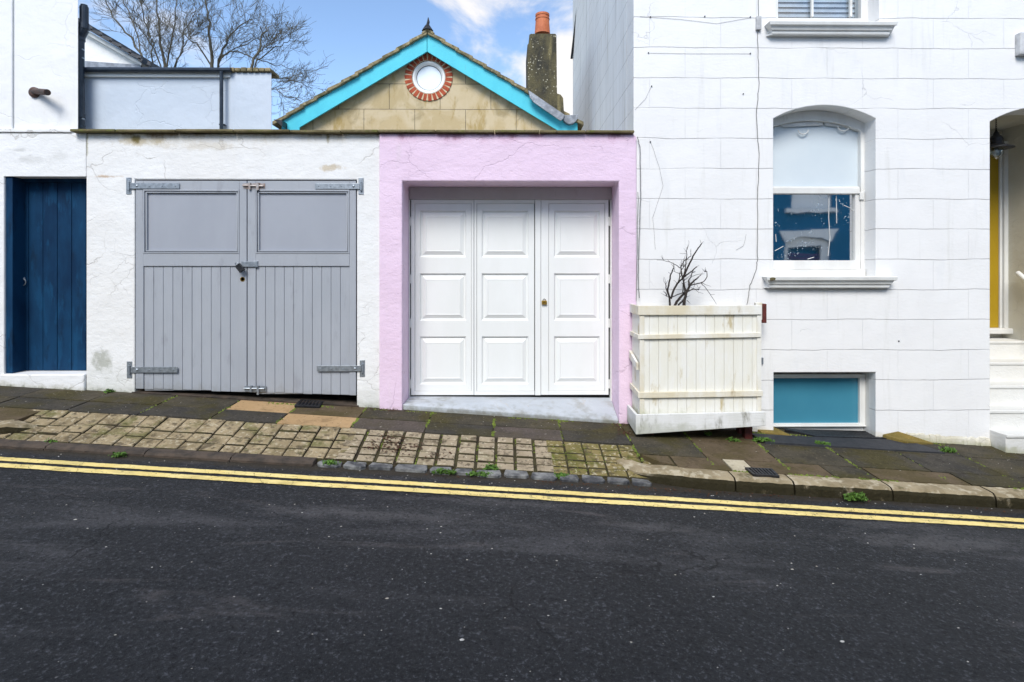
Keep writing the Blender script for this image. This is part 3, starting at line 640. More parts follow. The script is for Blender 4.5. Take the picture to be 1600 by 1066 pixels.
def hinge(plate, strap, q, par):
    m = MB(); Yh = D-.012
    m.bpx(plate[0], plate[1], q-13, q+13, Yh+.006, .012)
    a, b = strap; m.bpx(a, b, q-4.5, q+4.5, Yh-.004, .006)
    kx = (plate[0]+plate[1])/2; m.tube([pt(kx, q-7, Yh-.004), pt(kx, q+7, Yh-.004)], .010, 8)
    far = a if abs(a-kx) > abs(b-kx) else b
    for t in (.16, .42, .66, .92):
        xx = kx+(far-kx)*t; c = pt(xx, q, Yh-.004); rr = .013 if t < .2 else .006
        m.lathe((c[0], Yh-.004, c[2]), [(rr, 0), (rr*.9, -.004), (rr*.3, -.007)], 10, 'y')
    for s_ in (-9, 9):
        c = pt(kx, q+s_, Yh); m.lathe((c[0], Yh+.006, c[2]), [(.006, 0), (.004, -.004)], 8, 'y')
    return m.build('hinge', 'galv', par, bevel=.0015)
hinge((197, 205), (203, 280), 290.5, lfL); hinge((198, 206), (204, 277), 578, lfL)
hinge((560, 568), (492, 562), 291, lfR); hinge((562, 570), (495, 564), 576, lfR)
m = MB(); Yb_ = D-.018
m.bpx(380, 414, 286.5, 295, Yb_+.010, .005); m.tube([pt(379, 290, Yb_), pt(412, 291, Yb_)], .008, 8); m.bpx(388, 391, 285.5, 296, Yb_-.008, .018); m.bpx(400, 404, 285.5, 297, Yb_-.008, .018); m.build('top_bolt', 'rustgalv', lfR)
m = MB(); Yb_ = D-.018; m.bpx(382, 416, 603.5, 612, Yb_+.010, .006); m.tube([pt(381, 607, Yb_), pt(413, 607.5, Yb_)], .008, 8); m.bpx(390, 393, 603, 613, Yb_-.008, .018); m.bpx(401, 404, 603, 617, Yb_-.008, .018); m.build('bottom_bolt', 'galv', lfR)
m = MB(); Yh = D-.02
m.bpx(377, 402, 408.5, 417, Yh, .006); m.bpx(396, 403, 408, 418, Yh+.006, .010); m.tube([pt(400.5, 408, Yh+.004), pt(400.5, 417.5, Yh+.004)], .006, 8)
m.build('hasp', 'galv', lfR, bevel=.001)
m = MB(); c = pt(378.7, 436.5, D-.006); m.lathe((c[0], D-.004, c[2]), [(.024, .002), (.022, -.004), (.019, -.004), (.016, .0)], 18, 'y'); m.build('keyhole', 'brass', lfL)
# padlock hanging on the hasp
pl = thing('padlock', 'dark laminated padlock hanging askew on the hasp of the grey double doors', 'padlock', pt(374, 424, D-.05))
m = MB(); Yl = D-.065; c = Vector(pt(373, 418, Yl)); a = R(-38); rot = Matrix.Rotation(a, 3, 'Y')
for k in range(7):
    z0 = -.045+k*.011; e = .001 if k % 2 else 0
    pts_ = []
    for z_ in (z0, z0+.0105):
        for (dx, dy) in ((-.026+e, 0+e), (.026-e, 0+e), (.026-e, .032-e), (-.026+e, .032-e)): pts_.append(c+rot@Vector((dx, dy, z_)))
    m.hexa(pts_[:4], pts_[4:])
m.build('lock_body', 'iron', pl, bevel=.0015)
m = MB(); m.tube([c+rot@Vector((.016*math.cos(t), .016, .03+.022*math.sin(t)+(.006 if 0 < t < 3.1 else -.01))) for t in [0, .5, 1, 1.57, 2.1, 2.6, 3.14]], .0045, 8); m.build('shackle', 'galv', pl, smooth=True)

# ================================================================== PINK GARAGE
Yk = D-.024; xp0, xp1 = xg1, X(995, Yk)
pg = thing('garage', 'low pink stucco garage with white panelled folding doors set back in the opening', 'garage', ((xp0+xp1)/2, D, gz(0, D)))
o0, o1 = X(628.5, Yk), X(967, Yk); zt2 = Z(283.5, Yk); Yr = 5.66
m = MB(); m.prism([(xp0, base(xp0)), (o0, base(o0)), (o0, zt2), (o1, zt2), (o1, base(o1)), (xp1, base(xp1)), (xp1, ZC_-.03), (xp1-.03, ZC_), (xp0, ZC_)], Yk, Yr+.06)
pw = m.build('wall', 'pink', pg, bevel=.012)
m = MB(); m.box(xp0+.001, X(990)-.02, Yr+.06, 7.9, ZC_-.12, ZC_-.006); m.build('roof', 'lead', pg)
m = MB(); m.box(X(990)-.24, X(990)-.02, Yr+.10, 7.9, -.3, ZC_-.13); m.box(xp0+.001, X(990)-.25, 7.7, 7.9, -.2, ZC_-.13); m.build('rear_wall', 'garage_white', pg, split=True)
m = MB(); m.box(o0+.001, o1-.001, Yr-.025, Yr+.05, Z(312, Yr-.02), zt2-.001); m.build('header', 'header', pg, bevel=.004)
m = MB(); zf0 = Z(618, Yr); zh = Z(312, Yr-.02)
m.box(o0+.001, X(641, Yr), Yr-.03, Yr+.05, gz(o0, D)-.02, zh-.002); m.box(X(953, Yr), o1-.001, Yr-.03, Yr+.05, gz(o1, D)-.02, zh-.002); m.build('door_frame', 'frame', pg, bevel=.003, split=True)
m = MB(); m.box(X(641, Yr), X(953, Yr), Yr+.03, Yr+.05, gz(o1, D)-.1, zh-.003); m.build('dark_gap', 'dark', pg)
def wleaf(name, p0, p1, inner, panels, lab=None):
    m = MB(); x0, x1 = X(p0, Yr), X(p1, Yr); a, b = X(inner[0], Yr), X(inner[1], Yr); zb1 = Z(617, Yr); zt1 = Z(312.6, Yr); z_a = Z(318, Yr); z_b = Z(611, Yr)
    m.box(x0, a-.003, Yr-.010, Yr+.028, zb1, zt1); m.box(b+.003, x1, Yr-.010, Yr+.028, zb1, zt1)
    m.box(a-.0029, b+.0029, Yr-.009, Yr+.028, z_a+.002, zt1); m.box(a-.0029, b+.0029, Yr-.009, Yr+.028, zb1, z_b-.002)
    lf = m.build('door_leaf', 'whited', pg, bevel=.002)
    if lab: lf['label'] = lab
    # field with pressed raised panels
    m = MB(); hx0, hx1 = X(panels[0], Yr), X(panels[1], Yr); holes = []
    zz = [(Z(402, Yr), Z(329.5, Yr)), (Z(501, Yr), Z(427.5, Yr)), (Z(600.5, Yr), Z(526, Yr))]
    for (c0, c1) in zz: holes.append([(hx0, c0), (hx1, c0), (hx1, c1), (hx0, c1)])
    m.prism([(a, z_b), (b, z_b), (b, z_a), (a, z_a)], Yr, Yr+.024, holes); m.build('leaf_field', 'whited', lf, bevel=.002)
    for (c0, c1) in zz:
        m = MB(); sec = [(0, 0), (.010, .016), (.022, .018), (.058, .0), (.063, -.002), (.068, .002)]; o_ = 0
        for (ins, dy) in sec:
            m.v += [(hx0+ins, Yr+dy, c0+ins), (hx1-ins, Yr+dy, c0+ins), (hx1-ins, Yr+dy, c1-ins), (hx0+ins, Yr+dy, c1-ins)]
        for i in range(len(sec)-1):
            for k in range(4): q = i*4; m.f.append((q+k, q+(k+1) % 4, q+4+(k+1) % 4, q+4+k))
        q = (len(sec)-1)*4; m.f.append((q, q+1, q+2, q+3)); m.build('raised_panel', 'whited', lf)
    return lf
w1 = wleaf('a', 642.5, 740.3, (648.6, 736.2), (656, 728)); w2 = wleaf('b', 741, 835.2, (745.2, 834.6), (752.8, 825.6)); w3 = wleaf('c', 845.3, 950.6, (857.5, 944.8), (865.8, 937))
w3['label'] = 'right white leaf with brass hasp lock'
m = MB(); m.box(X(836, Yr), X(844.8, Yr), Yr-.012, Yr+.028, Z(617.5, Yr), Z(311.5, Yr)-.002); m.build('cover_strip', 'whited', pg, bevel=.003)
for q in (346, 436, 505, 600):
    m = MB(); a = pt(642, q-7, Yr-.006); b = pt(642, q+7, Yr-.006); m.tube([a, b], .008, 8); m.build('hinge', 'frame', w1)
    m = MB(); a = pt(952, q-7, Yr-.006); b = pt(952, q+7, Yr-.006); m.tube([a, b], .008, 8); m.build('hinge', 'frame', w3)
m = MB(); m.bpx(846.5, 854, 463.5, 474, Yr-.008, .004); m.build('hasp_plate', 'brass', w3)
pk = thing('padlock', 'small brass padlock on the white folding doors', 'padlock', pt(850, 474, Yr-.03))
m = MB(); m.bpx(846.5, 854.5, 470, 476, Yr-.034, .02); m.build('lock_body', 'brass', pk, bevel=.002)
m = MB(); c = pt(850.5, 470, Yr-.022); m.tube([(c[0]+.015*math.cos(t), c[1], c[2]+.018*math.sin(t)) for t in [0, .6, 1.2, 1.9, 2.5, 3.14]], .003, 6); m.build('shackle', 'iron', pk, smooth=True)
m = MB(); x0, x1 = o0+.001, o1-.001                      # painted concrete sill falling to the pavement
zs_ = Z(621.5, Yr-.02)
m.hexa([(x0, Yk+.02, base(x0)), (x1, Yk+.02, base(x1)), (x1, Yr+.03, base(x1)), (x0, Yr+.03, base(x0))], [(x0, Yk+.02, gz(x0, D)+.05), (x1, Yk-.005, gz(x1, D)+.03), (x1, Yr+.03, zs_-.01), (x0, Yr+.03, zs_+.01)])
M_['sill'] = stucco('pale_grey_sill_paint', (.50, .53, .56), (.42, .45, .48), off=21, stains=(((.30, .30, .28), 6, .50, .68, .6),), ground=[((.16, .15, .10), -.01, .07, .7, 9)])
m.build('sill', 'sill', pg, bevel=.008)
# coping slabs on both garages
def coping(x0, x1, par):
    m = MB(); x = x0
    while x < x1-.02:
        b = min(x1, x+random.uniform(.42, .62)); b = x1 if x1-b < .25 else b
        dz = random.uniform(-.003, .003); m.box(x, b-.005, 5.245+random.uniform(-.004, .004), 5.66, ZC_+.001+dz, Z(203.3, 5.245)+dz); x = b
    m.build('coping', 'coping', par, bevel=.006)
coping(X(110, 5.25), xg1, wg); coping(xg1, X(992, 5.25), pg)

# ================================================================== RIGHT HOUSE
xh0 = X(990); xh1 = 9.2; Ztop = 7.6
rh = thing('house', 'big white house on the right with lined stucco, sash window and porch', 'house', (4, D, gz(4, D)))
s0, s1 = X(1208.5), X(1368.5); sb = Z(433)
sash = [(s0, sb), (s1, sb)]+list(reversed(arch(s0, s1, Z(184), Z(163)-Z(184), 18)))
u0, u1 = X(1213), X(1374); ub = Z(38); upw = [(u0, ub), (u1, ub), (u1, ub+1.45), (u0, ub+1.45)]
b0, b1 = X(1209), X(1368.5); bb = Z(672.5); bas = [(b0, -.5), (b1, -.5), (b1, Z(583)), (b0, Z(583))]
p0_, p1_ = X(1547), X(1547)+1.09
por = [(p0_, -.75), (p1_, -.75)]+list(reversed(arch(p0_, p1_, Z(188), .15, 18)))
m = MB(); m.prism([(xh0, -1.0), (xh1, -1.0), (xh1, Ztop), (xh0, Ztop)], D, D+.30, [sash, upw, bas, por])
m.build('front_wall', 'house', rh, bevel=.007)
m = MB(); m.box(xh0, xh0+.25, D+.30, 10.2, -1, Ztop)
m.build('side_wall', 'side', rh, bevel=.008)
m = MB(); m.box(xh0+.25, xh1, 10.0, 10.2, -1, Ztop); m.box(xh1-.25, xh1, D+.3, 10.0, -1, Ztop); m.build('rear_wall', 'whitewall', rh, split=True)
m = MB(); m.box(xh0-.1, xh1+.1, D-.1, 10.3, Ztop+.001, Ztop+.12); m.build('roof', 'dslate', rh)
m = MB(); m.tube([pt(904, 0, 9.6), pt(893, 92, 10.15)], .022, 8); m.tube([(pt(904, 0, 9.6)[0], 9.6, pt(904, 0, 9.6)[2]), (X(907, 9.4), 9.4, 7.5)], .022, 8); m.build('verge_strip', 'iron', rh, split=True)
# --- sash window
Yw = D+.17
wn = MB(); fx1 = s1-.04
outer = [(s0-.05, sb+.0), (X(1352, Yw), sb+.0)]+list(reversed(arch(s0-.05, X(1352, Yw), Z(186, Yw), Z(172, Yw)-Z(186, Yw), 18)))
pu0, pu1 = s0-.02, X(1345, Yw)
hole = [(pu0, Z(421, Yw)), (pu1, Z(421, Yw))]+list(reversed(arch(pu0, pu1, Z(203, Yw), Z(187, Yw)-Z(203, Yw), 18)))
wn.prism(outer, Yw, Yw+.12, [hole]); wo = wn.build('sash_window', 'frame', rh, bevel=.004)
m = MB(); m.box(X(1352, Yw)+.001, s1+.02, Yw-.002, Yw+.13, sb-.02, Z(176, Yw)); m.prism([(s0-.02, Z(205, Yw))]+arch(s0-.02, s1+.02, Z(186), Z(163)-Z(186)+.03, 14)+[(s1+.02, Z(205, Yw))]+list(reversed(arch(s0-.0201, X(1352, Yw)+.0005, Z(186, Yw)+.002, Z(172, Yw)-Z(186, Yw), 14))), Yw+.003, Yw+.13)
m.build('outer_box', 'frame', wo, bevel=.004)
m = MB(); Y2 = Yw+.03; m.prism([(pu0, Z(297, Y2)), (pu1, Z(297, Y2)), (pu1, Z(196, Y2)), (pu0, Z(196, Y2))][:2]+list(reversed(arch(pu0, pu1, Z(203, Yw)-.004, Z(187, Yw)-Z(203, Yw), 14))), Y2+.02, Y2+.024); m.build('upper_pane', 'blind', wo)
m = MB(); m.bpx(1204, 1344, 293.5, 302.5, Yw-.01, .05); m.bpx(1204, 1343, 291.5, 294, Yw+.01, .02); m.build('meeting_rail', 'frame', wo, bevel=.003)
m = MB(); m.bpx(1336.5, 1344.5, 302.6, 408, Yw+.005, .04); m.bpx(1204, 1344.5, 407, 421.5, Yw-.004, .05); m.bpx(1204, 1352.4, 421.8, 433, Yw-.03, .06); m.build('lower_sash', 'frame', wo, bevel=.003, split=True)
m = MB(); m.bpx(1344, 1351, 300, 312, Yw-.018, .018); m.build('sash_horn', 'frame', wo, bevel=.004)
m = MB(); Y3 = Yw+.035; a, b, c_, d_ = pt(1204, 408, Y3), pt(1337, 408, Y3), pt(1337, 302, Y3), pt(1204, 302, Y3)
m.add([a, b, c_, d_], [(0, 1, 2, 3)]); pn = m.build('lower_pane', 'pane', wo)
m = MB(); Y4 = Yw+.028
m.ppx([(1219, 195), (1244, 192), (1275, 190.5), (1285, 190), (1286, 196), (1260, 197), (1225, 199)], Y4, .002)
m.ppx([(1287, 190), (1310, 192), (1332, 196), (1318, 199), (1290, 196)], Y4, .002)
for (cx_, cy_, rr) in ((1255, 203, 8), (1318, 197, 9)):
    m.tube([pt(cx_+rr*math.cos(t), cy_+rr*.85*math.sin(t), Y4-.01) for t in [0, .4, .8, 1.2, 1.57, 2, 2.5, 3.0]], .006, 5)
m.build('peeling_tape', 'tape', wo, split=True)
m = MB()
for seg in ([(1295.5, 304), (1295, 340), (1297, 372), (1294, 400)], [(1307, 306), (1307.5, 349)], [(1319, 321), (1328, 325), (1336, 332)], [(1181+30, 392), (1224, 385)], [(1212, 366), (1213, 378)], [(1262, 405), (1272, 402)]):
    m.tube([pt(a, b, Y3-.003) for a, b in seg], .0028, 5)
m.build('hanging_cord', 'tape', wo, split=True)
# sills
def sill(p0, p1, q0, q1, name_par, Ys=D):
    m = MB(); x0, x1 = X(p0), X(p1); h = Z(q0)-Z(q1); zb_ = Z(q1)
    sec = [(.02, 0), (-.055, 0), (-.060, h*.10), (-.060, h*.28), (-.075, h*.34), (-.078, h*.45), (-.088, h*.62), (-.105, h*.68), (-.110, h*.95), (-.104, h), (.14, h*1.02)]
    o_ = 0
    for (dy, dz) in sec:
        ins = max(0, .11+dy)*.95 if dy < 0 else 0.12
        m.v += [(x0+ins*(1 if dy < 0 else 0), Ys+dy, zb_+dz), (x1-ins*(1 if dy < 0 else 0), Ys+dy, zb_+dz)]
    k = len(sec)
    for i in range(k-1): m.f.append((2*i, 2*i+1, 2*i+3, 2*i+2))
    m.f.append(tuple(2*i for i in range(k))); m.f.append(tuple(2*i+1 for i in reversed(range(k))))
    return m.build('window_sill', 'frame', name_par, bevel=.002)
sill(1190, 1391, 432, 450, wo)
m = MB(); sl = X(1191); m.lathe((sl+.05, D-.09, Z(436)), [(.0, -.02), (.03, -.012), (.035, .01), (.015, .02)], 9); m.build('rotten_sill_end', 'coping', wo)
# --- upper window
uo = MB(); m = uo
ax0, ax1 = u0-.03, X(1358, Yw)
m.prism([(ax0, ub), (ax1, ub), (ax1, ub+1.45), (ax0, ub+1.45)], Yw, Yw+.10, [[(X(1216, Yw), Z(26, Yw)), (X(1345.5, Yw), Z(26, Yw)), (X(1345.5, Yw), ub+1.4), (X(1216, Yw), ub+1.4)]])
m.box(ax1+.001, u1+.02, Yw-.03, Yw+.1, ub, ub+1.45)
for a in (1268, 1328.5): m.bpx(a, a+3.6, -190, 25.9, Yw+.012, .03)
up = uo.build('upper_window', 'frame', rh, bevel=.003)
m = MB(); m.box(X(1216, Yw), X(1346, Yw), Yw+.045, Yw+.05, Z(26, Yw), ub+1.4); m.build('pane', 'glass', up)
m = MB(); zz = Z(22, Yw)
for i in range(30):
    z_ = Z(24, Yw+.1)+i*.052
    if z_ > ub+1.4: break
    m.add([(X(1210, Yw+.1), Yw+.105, z_), (X(1338, Yw+.1), Yw+.105, z_), (X(1338, Yw+.1), Yw+.125, z_+.046), (X(1210, Yw+.1), Yw+.125, z_+.046), (X(1210, Yw+.1), Yw+.105, z_-.004), (X(1338, Yw+.1), Yw+.105, z_-.004)], [(0, 1, 2, 3), (4, 5, 1, 0)])
m.build('blind', 'slat', up)
m = MB(); m.box(u0-.1, u1+.1, Yw+.16, Yw+.17, ub-.1, ub+1.6); m.build('dark_room', 'dark', up)
sill(1194, 1391, 38.5, 56, up)
# --- basement window
m = MB(); Y5 = D+.15
m.prism([(b0-.04, bb-.0), (X(1352.5, Y5), bb), (X(1352.5, Y5), Z(586, Y5)), (b0-.04, Z(586, Y5))], Y5, Y5+.06, [[(b0-.02, Z(663.5, Y5)), (X(1343.5, Y5), Z(663.5, Y5)), (X(1343.5, Y5), Z(592, Y5)), (b0-.02, Z(592, Y5))]])
m.box(X(1352.5, Y5)+.001, b1+.01, Y5-.05, Y5+.06, -.4, Z(583)); m.box(b0-.04, X(1352.5, Y5), Y5+.03, Y5+.06, -.5, bb-.001); m.box(b0-.04, X(1352.5, Y5), Y5-.012, Y5+.03, bb, Z(668, Y5))
bo = m.build('basement_window', 'frame', rh, bevel=.004)
m = MB(); m.box(b0-.02, X(1344, Y5), Y5+.03, Y5+.04, Z(664, Y5), Z(591, Y5)); m.build('pane', 'teal', bo)
# --- porch
Yq = 6.32; pr = MB()
pr.box(p0_-.1, p0_-.001, D+.30, Yq+.1, -1, 3.4); pr.box(p1_+.001, p1_+.1, D+.30, Yq+.1, -1, 3.4); pr.box(p0_, p1_, D+.30, Yq+.1, 3.25, 3.4)
M_['porch'] = stucco('cream_porch_paint', (.62, .60, .52), (.56, .54, .46), off=33, cr=.4)
po = pr.build('porch', 'porch', rh)
m = MB(); m.box(p0_, p1_, Yq+.05, Yq+.1, -1, 3.25); m.build('back_wall', 'porch', po)
m = MB(); zd = Z(513, Yq); m.box(p0_+.05, X(1560.5, Yq), Yq, Yq+.05, zd, 2.95); dr = m.build('front_door', 'yellow', po, bevel=.004)
m = MB(); m.box(X(1561, Yq), X(1565, Yq), Yq-.012, Yq+.05, zd, 3.0); m.box(X(1566, Yq), X(1575, Yq), Yq-.03, Yq+.05, zd, 3.1); m.box(p0_, X(1561, Yq), Yq-.03, Yq+.05, 2.952, 3.1); m.build('architrave', 'frame', po, bevel=.003, split=True)
m = MB(); m.box(p0_, X(1577, Yq), Yq-.09, Yq+.05, Z(523, Yq-.08), zd-.001); m.build('threshold', 'frame', po, bevel=.012)
m = MB()
for i, (yf, zt_) in enumerate([(5.14, .022), (5.335, .206), (5.55, .405), (5.79, .605), (6.04, .80)]):
    x0_ = p0_+(.001 if yf > D else -.002); m.box(x0_, p1_-(.001 if yf > D else -.25), yf, (6.40 if i == 4 else [5.14, 5.335, 5.55, 5.79, 6.04][i+1]+.02), -.9, zt_)
    m.box(x0_+.0005, p1_-.002+(0 if yf > D else .25), yf-.012, yf+.02, zt_-.03, zt_+.0015)
M_['steps'] = stucco('white_step_paint', (.74, .73, .70), (.70, .69, .65), off=41, ground=[((.35, .35, .2), -.02, .06, .7, 9)])
so_ = m.build('entrance_steps', 'steps', po, bevel=.008)
m = MB(); c = pt(1592, 428, 6.05); xw = p1_-.07
m.tube([(xw, 6.10, 1.575-.01), (xw, 5.5, 1.10)], .026, 12); m.tube([(xw, 6.0, 1.48), (p1_+.005, 6.0, 1.47)], .01, 6); m.build('handrail', 'frame', po, smooth=False)
# --- cables, nails, alarm box
m = MB()
def wob(seg, amp=.004): return [(p[0]+random.uniform(-amp, amp), p[1], p[2]) for p in seg]
def wire(px, Y=D-.006, sub=6, amp=.003):
    out = []
    for (a, b) in zip(px[:-1], px[1:]):
        for i in range(sub): t = i/sub; p = pt(a[0]+(b[0]-a[0])*t, a[1]+(b[1]-a[1])*t, Y); out.append((p[0]+random.uniform(-amp, amp), Y, p[2]))
    out.append(pt(px[-1][0], px[-1][1], Y)); return out
m.tube(wire([(1185, -60), (1185, 20), (1184, 70), (1186, 130), (1182, 180), (1186, 240), (1184, 320), (1184, 400), (1182, 420), (1172, 446), (1167, 476)], amp=.004), .0032, 5)
m.build('cable', 'cable', rh, split=True)
m = MB(); m.tube(wire([(996, 214), (1000, 230), (1001, 300), (999, 370), (997, 430), (999, 466)], Y=D-.03, amp=.003), .004, 5); m.tube(wire([(997, 300), (996, 380), (994, 470)], Y=D-.03, amp=.003), .003, 5); m.build('cable', 'cable', rh, split=True)
m = MB()
for seg in ([(1016, 27), (1060, 30), (1120, 37), (1172, 28)], [(1012, 83), (1080, 84), (1172, 84)], [(1018, 135), (1008, 155), (992, 172)], [(1016, 220), (1030, 260), (1036, 290), (1020, 340), (1024, 390)], [(1016, 27), (1000, 26)], [(1166, 366), (1162, 384), (1150, 391)]):
    m.tube(wire(seg, D-.004, 5, .002), .0011, 4)
m.build('garden_wire', 'cable', rh, split=True)
m = MB()
for (a, b) in ((1016, 27), (1172, 27), (1013, 83), (1172, 84), (1018, 135), (1101, 26), (1404, 533), (1016, 222), (1161, 147)):
    c = pt(a, b, D); m.lathe((c[0], D, c[2]), [(.006, .002), (.006, -.010), (.001, -.012)], 7, 'y')
m.build('wall_nail', 'iron', rh, split=True)
m = MB(); m.bpx(1182.5, 1190, 25, 46, D-.03, .03); m.build('junction_box', 'wcable', rh, bevel=.003)
m = MB(); m.bpx(1594.5, 1630, 50, 85, D-.06, .06); m.build('alarm_box', 'wcable', rh, bevel=.008)
m = MB(); m.bpx(1188.5, 1193, 559, 569, D-.02, .02); m.build('wall_clip', 'galv', rh, bevel=.002)

# --- porch lamp
Yl = 5.72; pc = pt(1556.5, 232, Yl)
lp = thing('porch_lamp', 'black enamel porch lamp with glass globe hanging on a chain in the arched doorway', 'lamp', (pc[0], Yl, pc[2]-.05))
cx_, cz0 = pc[0], pc[2]
m = MB(); m.lathe((cx_, Yl, cz0), [(.150, -.005), (.152, .0), (.08, .035), (.062, .045), (.060, .095), (.045, .13), (.030, .14), (.022, .165), (.012, .18), (.006, .20)], 24); m.build('lamp_shade', 'iron', lp, smooth=True)
m = MB(); m.lathe((cx_, Yl, cz0), [(.055, .0), (.062, -.03), (.058, -.07), (.035, -.10), (.012, -.118), (.002, -.12)], 20); m.build('glass_globe', 'bulb', lp, smooth=True)
m = MB(); m.lathe((cx_, Yl, cz0), [(.015, .0), (.018, -.03), (.03, -.06), (.015, -.085), (.002, -.09)], 14); m.build('bulb', 'slat', lp, smooth=True)
m = MB()
for k in range(8):
    z_ = cz0+.20+k*.022
    m.tube([(cx_+(.007*math.cos(t) if k % 2 else 0), Yl+(0 if k % 2 else .007*math.cos(t)), z_+.014*math.sin(t)) for t in [i*.785 for i in range(9)]], .0025, 5)
m.tube([(cx_, Yl, z_), (cx_, Yl, 3.251)], .003, 5); m.build('chain', 'iron', lp)

# ================================================================== PALE EXTENSION, REAR HOUSE
Ye = 5.52
ex = thing('house_extension', 'pale blue grey rendered upper storey behind the coping of the white garage, with black gutter', 'building', (-3.4, Ye, 2.9))
e0, e1, e2 = -4.36, X(362, Ye), X(425.5, Ye); zb_ = 2.5
k = 1.5
m = MB(); zt_ = Z(110, Ye)
def skew(x0, x1, y0, kk, z0, z1):                        # body whose right flank runs back along a slanting party line
    return [(x0, y0, z0), (x1, y0, z0), (x1*kk, y0*kk, z0), (x0, y0*kk, z0)], [(x0, y0, z1), (x1, y0, z1), (x1*kk, y0*kk, z1), (x0, y0*kk, z1)]
A, B = skew(e0, e1-.001, Ye, k, zb_, zt_); A[2] = (-3.7, Ye*k, zb_); B[2] = (-3.7, Ye*k, zt_); m.hexa(A, B)
m.build('wall', 'pale', ex, bevel=.005)
m = MB(); Yf = Ye-.02; zt3 = Z(115, Yf); m.hexa([(e1, Yf, zb_), (e2, Yf, zb_), (e2*1.04, Yf*1.04+.002, zb_), (e1*1.04-.3, Yf*1.04+.002, zb_)], [(e1, Yf, zt3), (e2, Yf, zt3), (e2*1.04, Yf*1.04+.002, zt3), (e1*1.04-.3, Yf*1.04+.002, zt3)]); m.build('parapet_wall', 'pale', ex, bevel=.004)
m = MB()
for i in range(7):
    a = e1-.01+(e2+.012-e1)*i/7; b = e1-.01+(e2+.012-e1)*(i+1)/7; m.box(a+.002, b-.002, Yf-.03, Yf+.2, zt3+.001+random.uniform(0, .004), Z(107, Yf-.03)+random.uniform(-.004, .004))
m.build('verge_tiles', 'slate', ex, bevel=.008)
m = MB(); m.box(e0+.02, e1-.001, Ye-.030, Ye-.001, Z(122.5, Ye-.02), Z(108, Ye-.02)); m.build('fascia', 'whited', ex, bevel=.002)
m = MB(); m.tube([pt(130, 108.8, Ye-.06), pt(361, 109.6, Ye-.06)], .024, 12); m.build('gutter', 'plastic', ex)
m = MB()
for a in (137, 179, 240, 288, 338): m.box(X(a, Ye)-.008, X(a, Ye)+.012, Ye-.07, Ye-.02, Z(114.5, Ye), Z(111, Ye))
m.build('gutter_bracket', 'plastic', ex, split=True)
m = MB(); m.tube([pt(346, 112, Ye-.07), pt(346, 208, Ye-.07)], .018, 12); m.bpx(342, 350, 193.5, 195.5, Ye-.06, .05); m.build('downpipe', 'plastic', ex)
Yg = 8.6
rr_ = thing('house', 'white gabled house with a dark slate roof slope rising behind the pale blue extension', 'house', (-5.2, Yg, 2.5))
m = MB(); m.prism([(X(40, Yg), 2.4), (X(221, Yg), 2.4), (X(221, Yg), Z(100, Yg)), (X(118, Yg), Z(40, Yg)), (X(40, Yg), Z(-5, Yg))], Yg, Yg+.9); m.build('wall', 'rear_white', rr_, bevel=.004)
m = MB(); m.ppx([(126, 95), (220, 101.5), (220, 106), (126, 106)], Yg-.03, .028); m.build('flashing', 'lead', rr_)
m = MB(); m.ppx([(100, 26), (118, 36.5), (221, 98), (221, 102.5), (118, 44), (100, 34)], Yg-.10, .09); m.build('bargeboard', 'frame', rr_)
m = MB()
for i in range(9):
    t0, t1 = i/9, (i+1)/9+.03; a = (95+(231-95)*t0, 14+(96-14)*t0); b = (95+(231-95)*t1, 14+(97-14)*t1)
    A_ = pt(a[0], a[1]+2, Yg-.2); B_ = pt(b[0], b[1]-1.5, Yg-.2)
    m.hexa([(A_[0], Yg-.2, A_[2]-.05), (B_[0], Yg-.2, B_[2]-.05), (B_[0], Yg+1.0, B_[2]-.05), (A_[0], Yg+1.0, A_[2]-.05)], [(A_[0], Yg-.2, A_[2]-.01), (B_[0], Yg-.2, B_[2]+.01), (B_[0], Yg+1.0, B_[2]+.01), (A_[0], Yg+1.0, A_[2]-.01)])
m.build('roof', 'dslate', rr_)
m = MB(); m.tube([pt(226, 97, Yg-.22), pt(226.0, 96, Yg+.9)], .04, 8); m.build('gutter', 'plastic', rr_)

# ================================================================== GABLED BUILDING
Ya = 8.0
gbd = thing('gabled_building', 'sandstone gable with turquoise bargeboards and a round window rising behind the garages', 'building', (X(667, Ya), Ya, 2.5))
wc = pt(670, 121, Ya); RW = .245
gxl, gxr = X(447, Ya), X(895, Ya)
m = MB(); circ = [(wc[0]+(RW+.005)*math.cos(-2*math.pi*i/40), wc[2]+(RW+.005)*math.sin(-2*math.pi*i/40)) for i in range(40)]
apx = X(667, Ya)
m.prism([(gxl, 0), (gxr, 0), (gxr, Z(200, Ya)), (apx, Z(64, Ya)), (gxl, Z(200, Ya))], Ya, Ya+.3, [circ]); m.build('gable_wall', 'stone', gbd)
m = MB(); m.box(gxl, gxl+.25, Ya+.3, 12, 0, Z(198, Ya)); m.box(gxr-.25, gxr, Ya+.3, 12, 0, Z(198, Ya)); m.build('side_wall', 'stone', gbd, split=True)
m = MB(); m.ppx([(667, 51.5), (667, 80.5), (468, 199), (468, 212), (440, 212), (440, 184.5)], Ya-.13, .03); m.build('bargeboard', 'cyan', gbd, bevel=.004)
m = MB(); m.ppx([(667.6, 51.5), (902.5, 191), (902.5, 212), (885, 212), (667.6, 80.5)], Ya-.13, .03); m.build('bargeboard', 'cyan', gbd, bevel=.004)
m = MB()
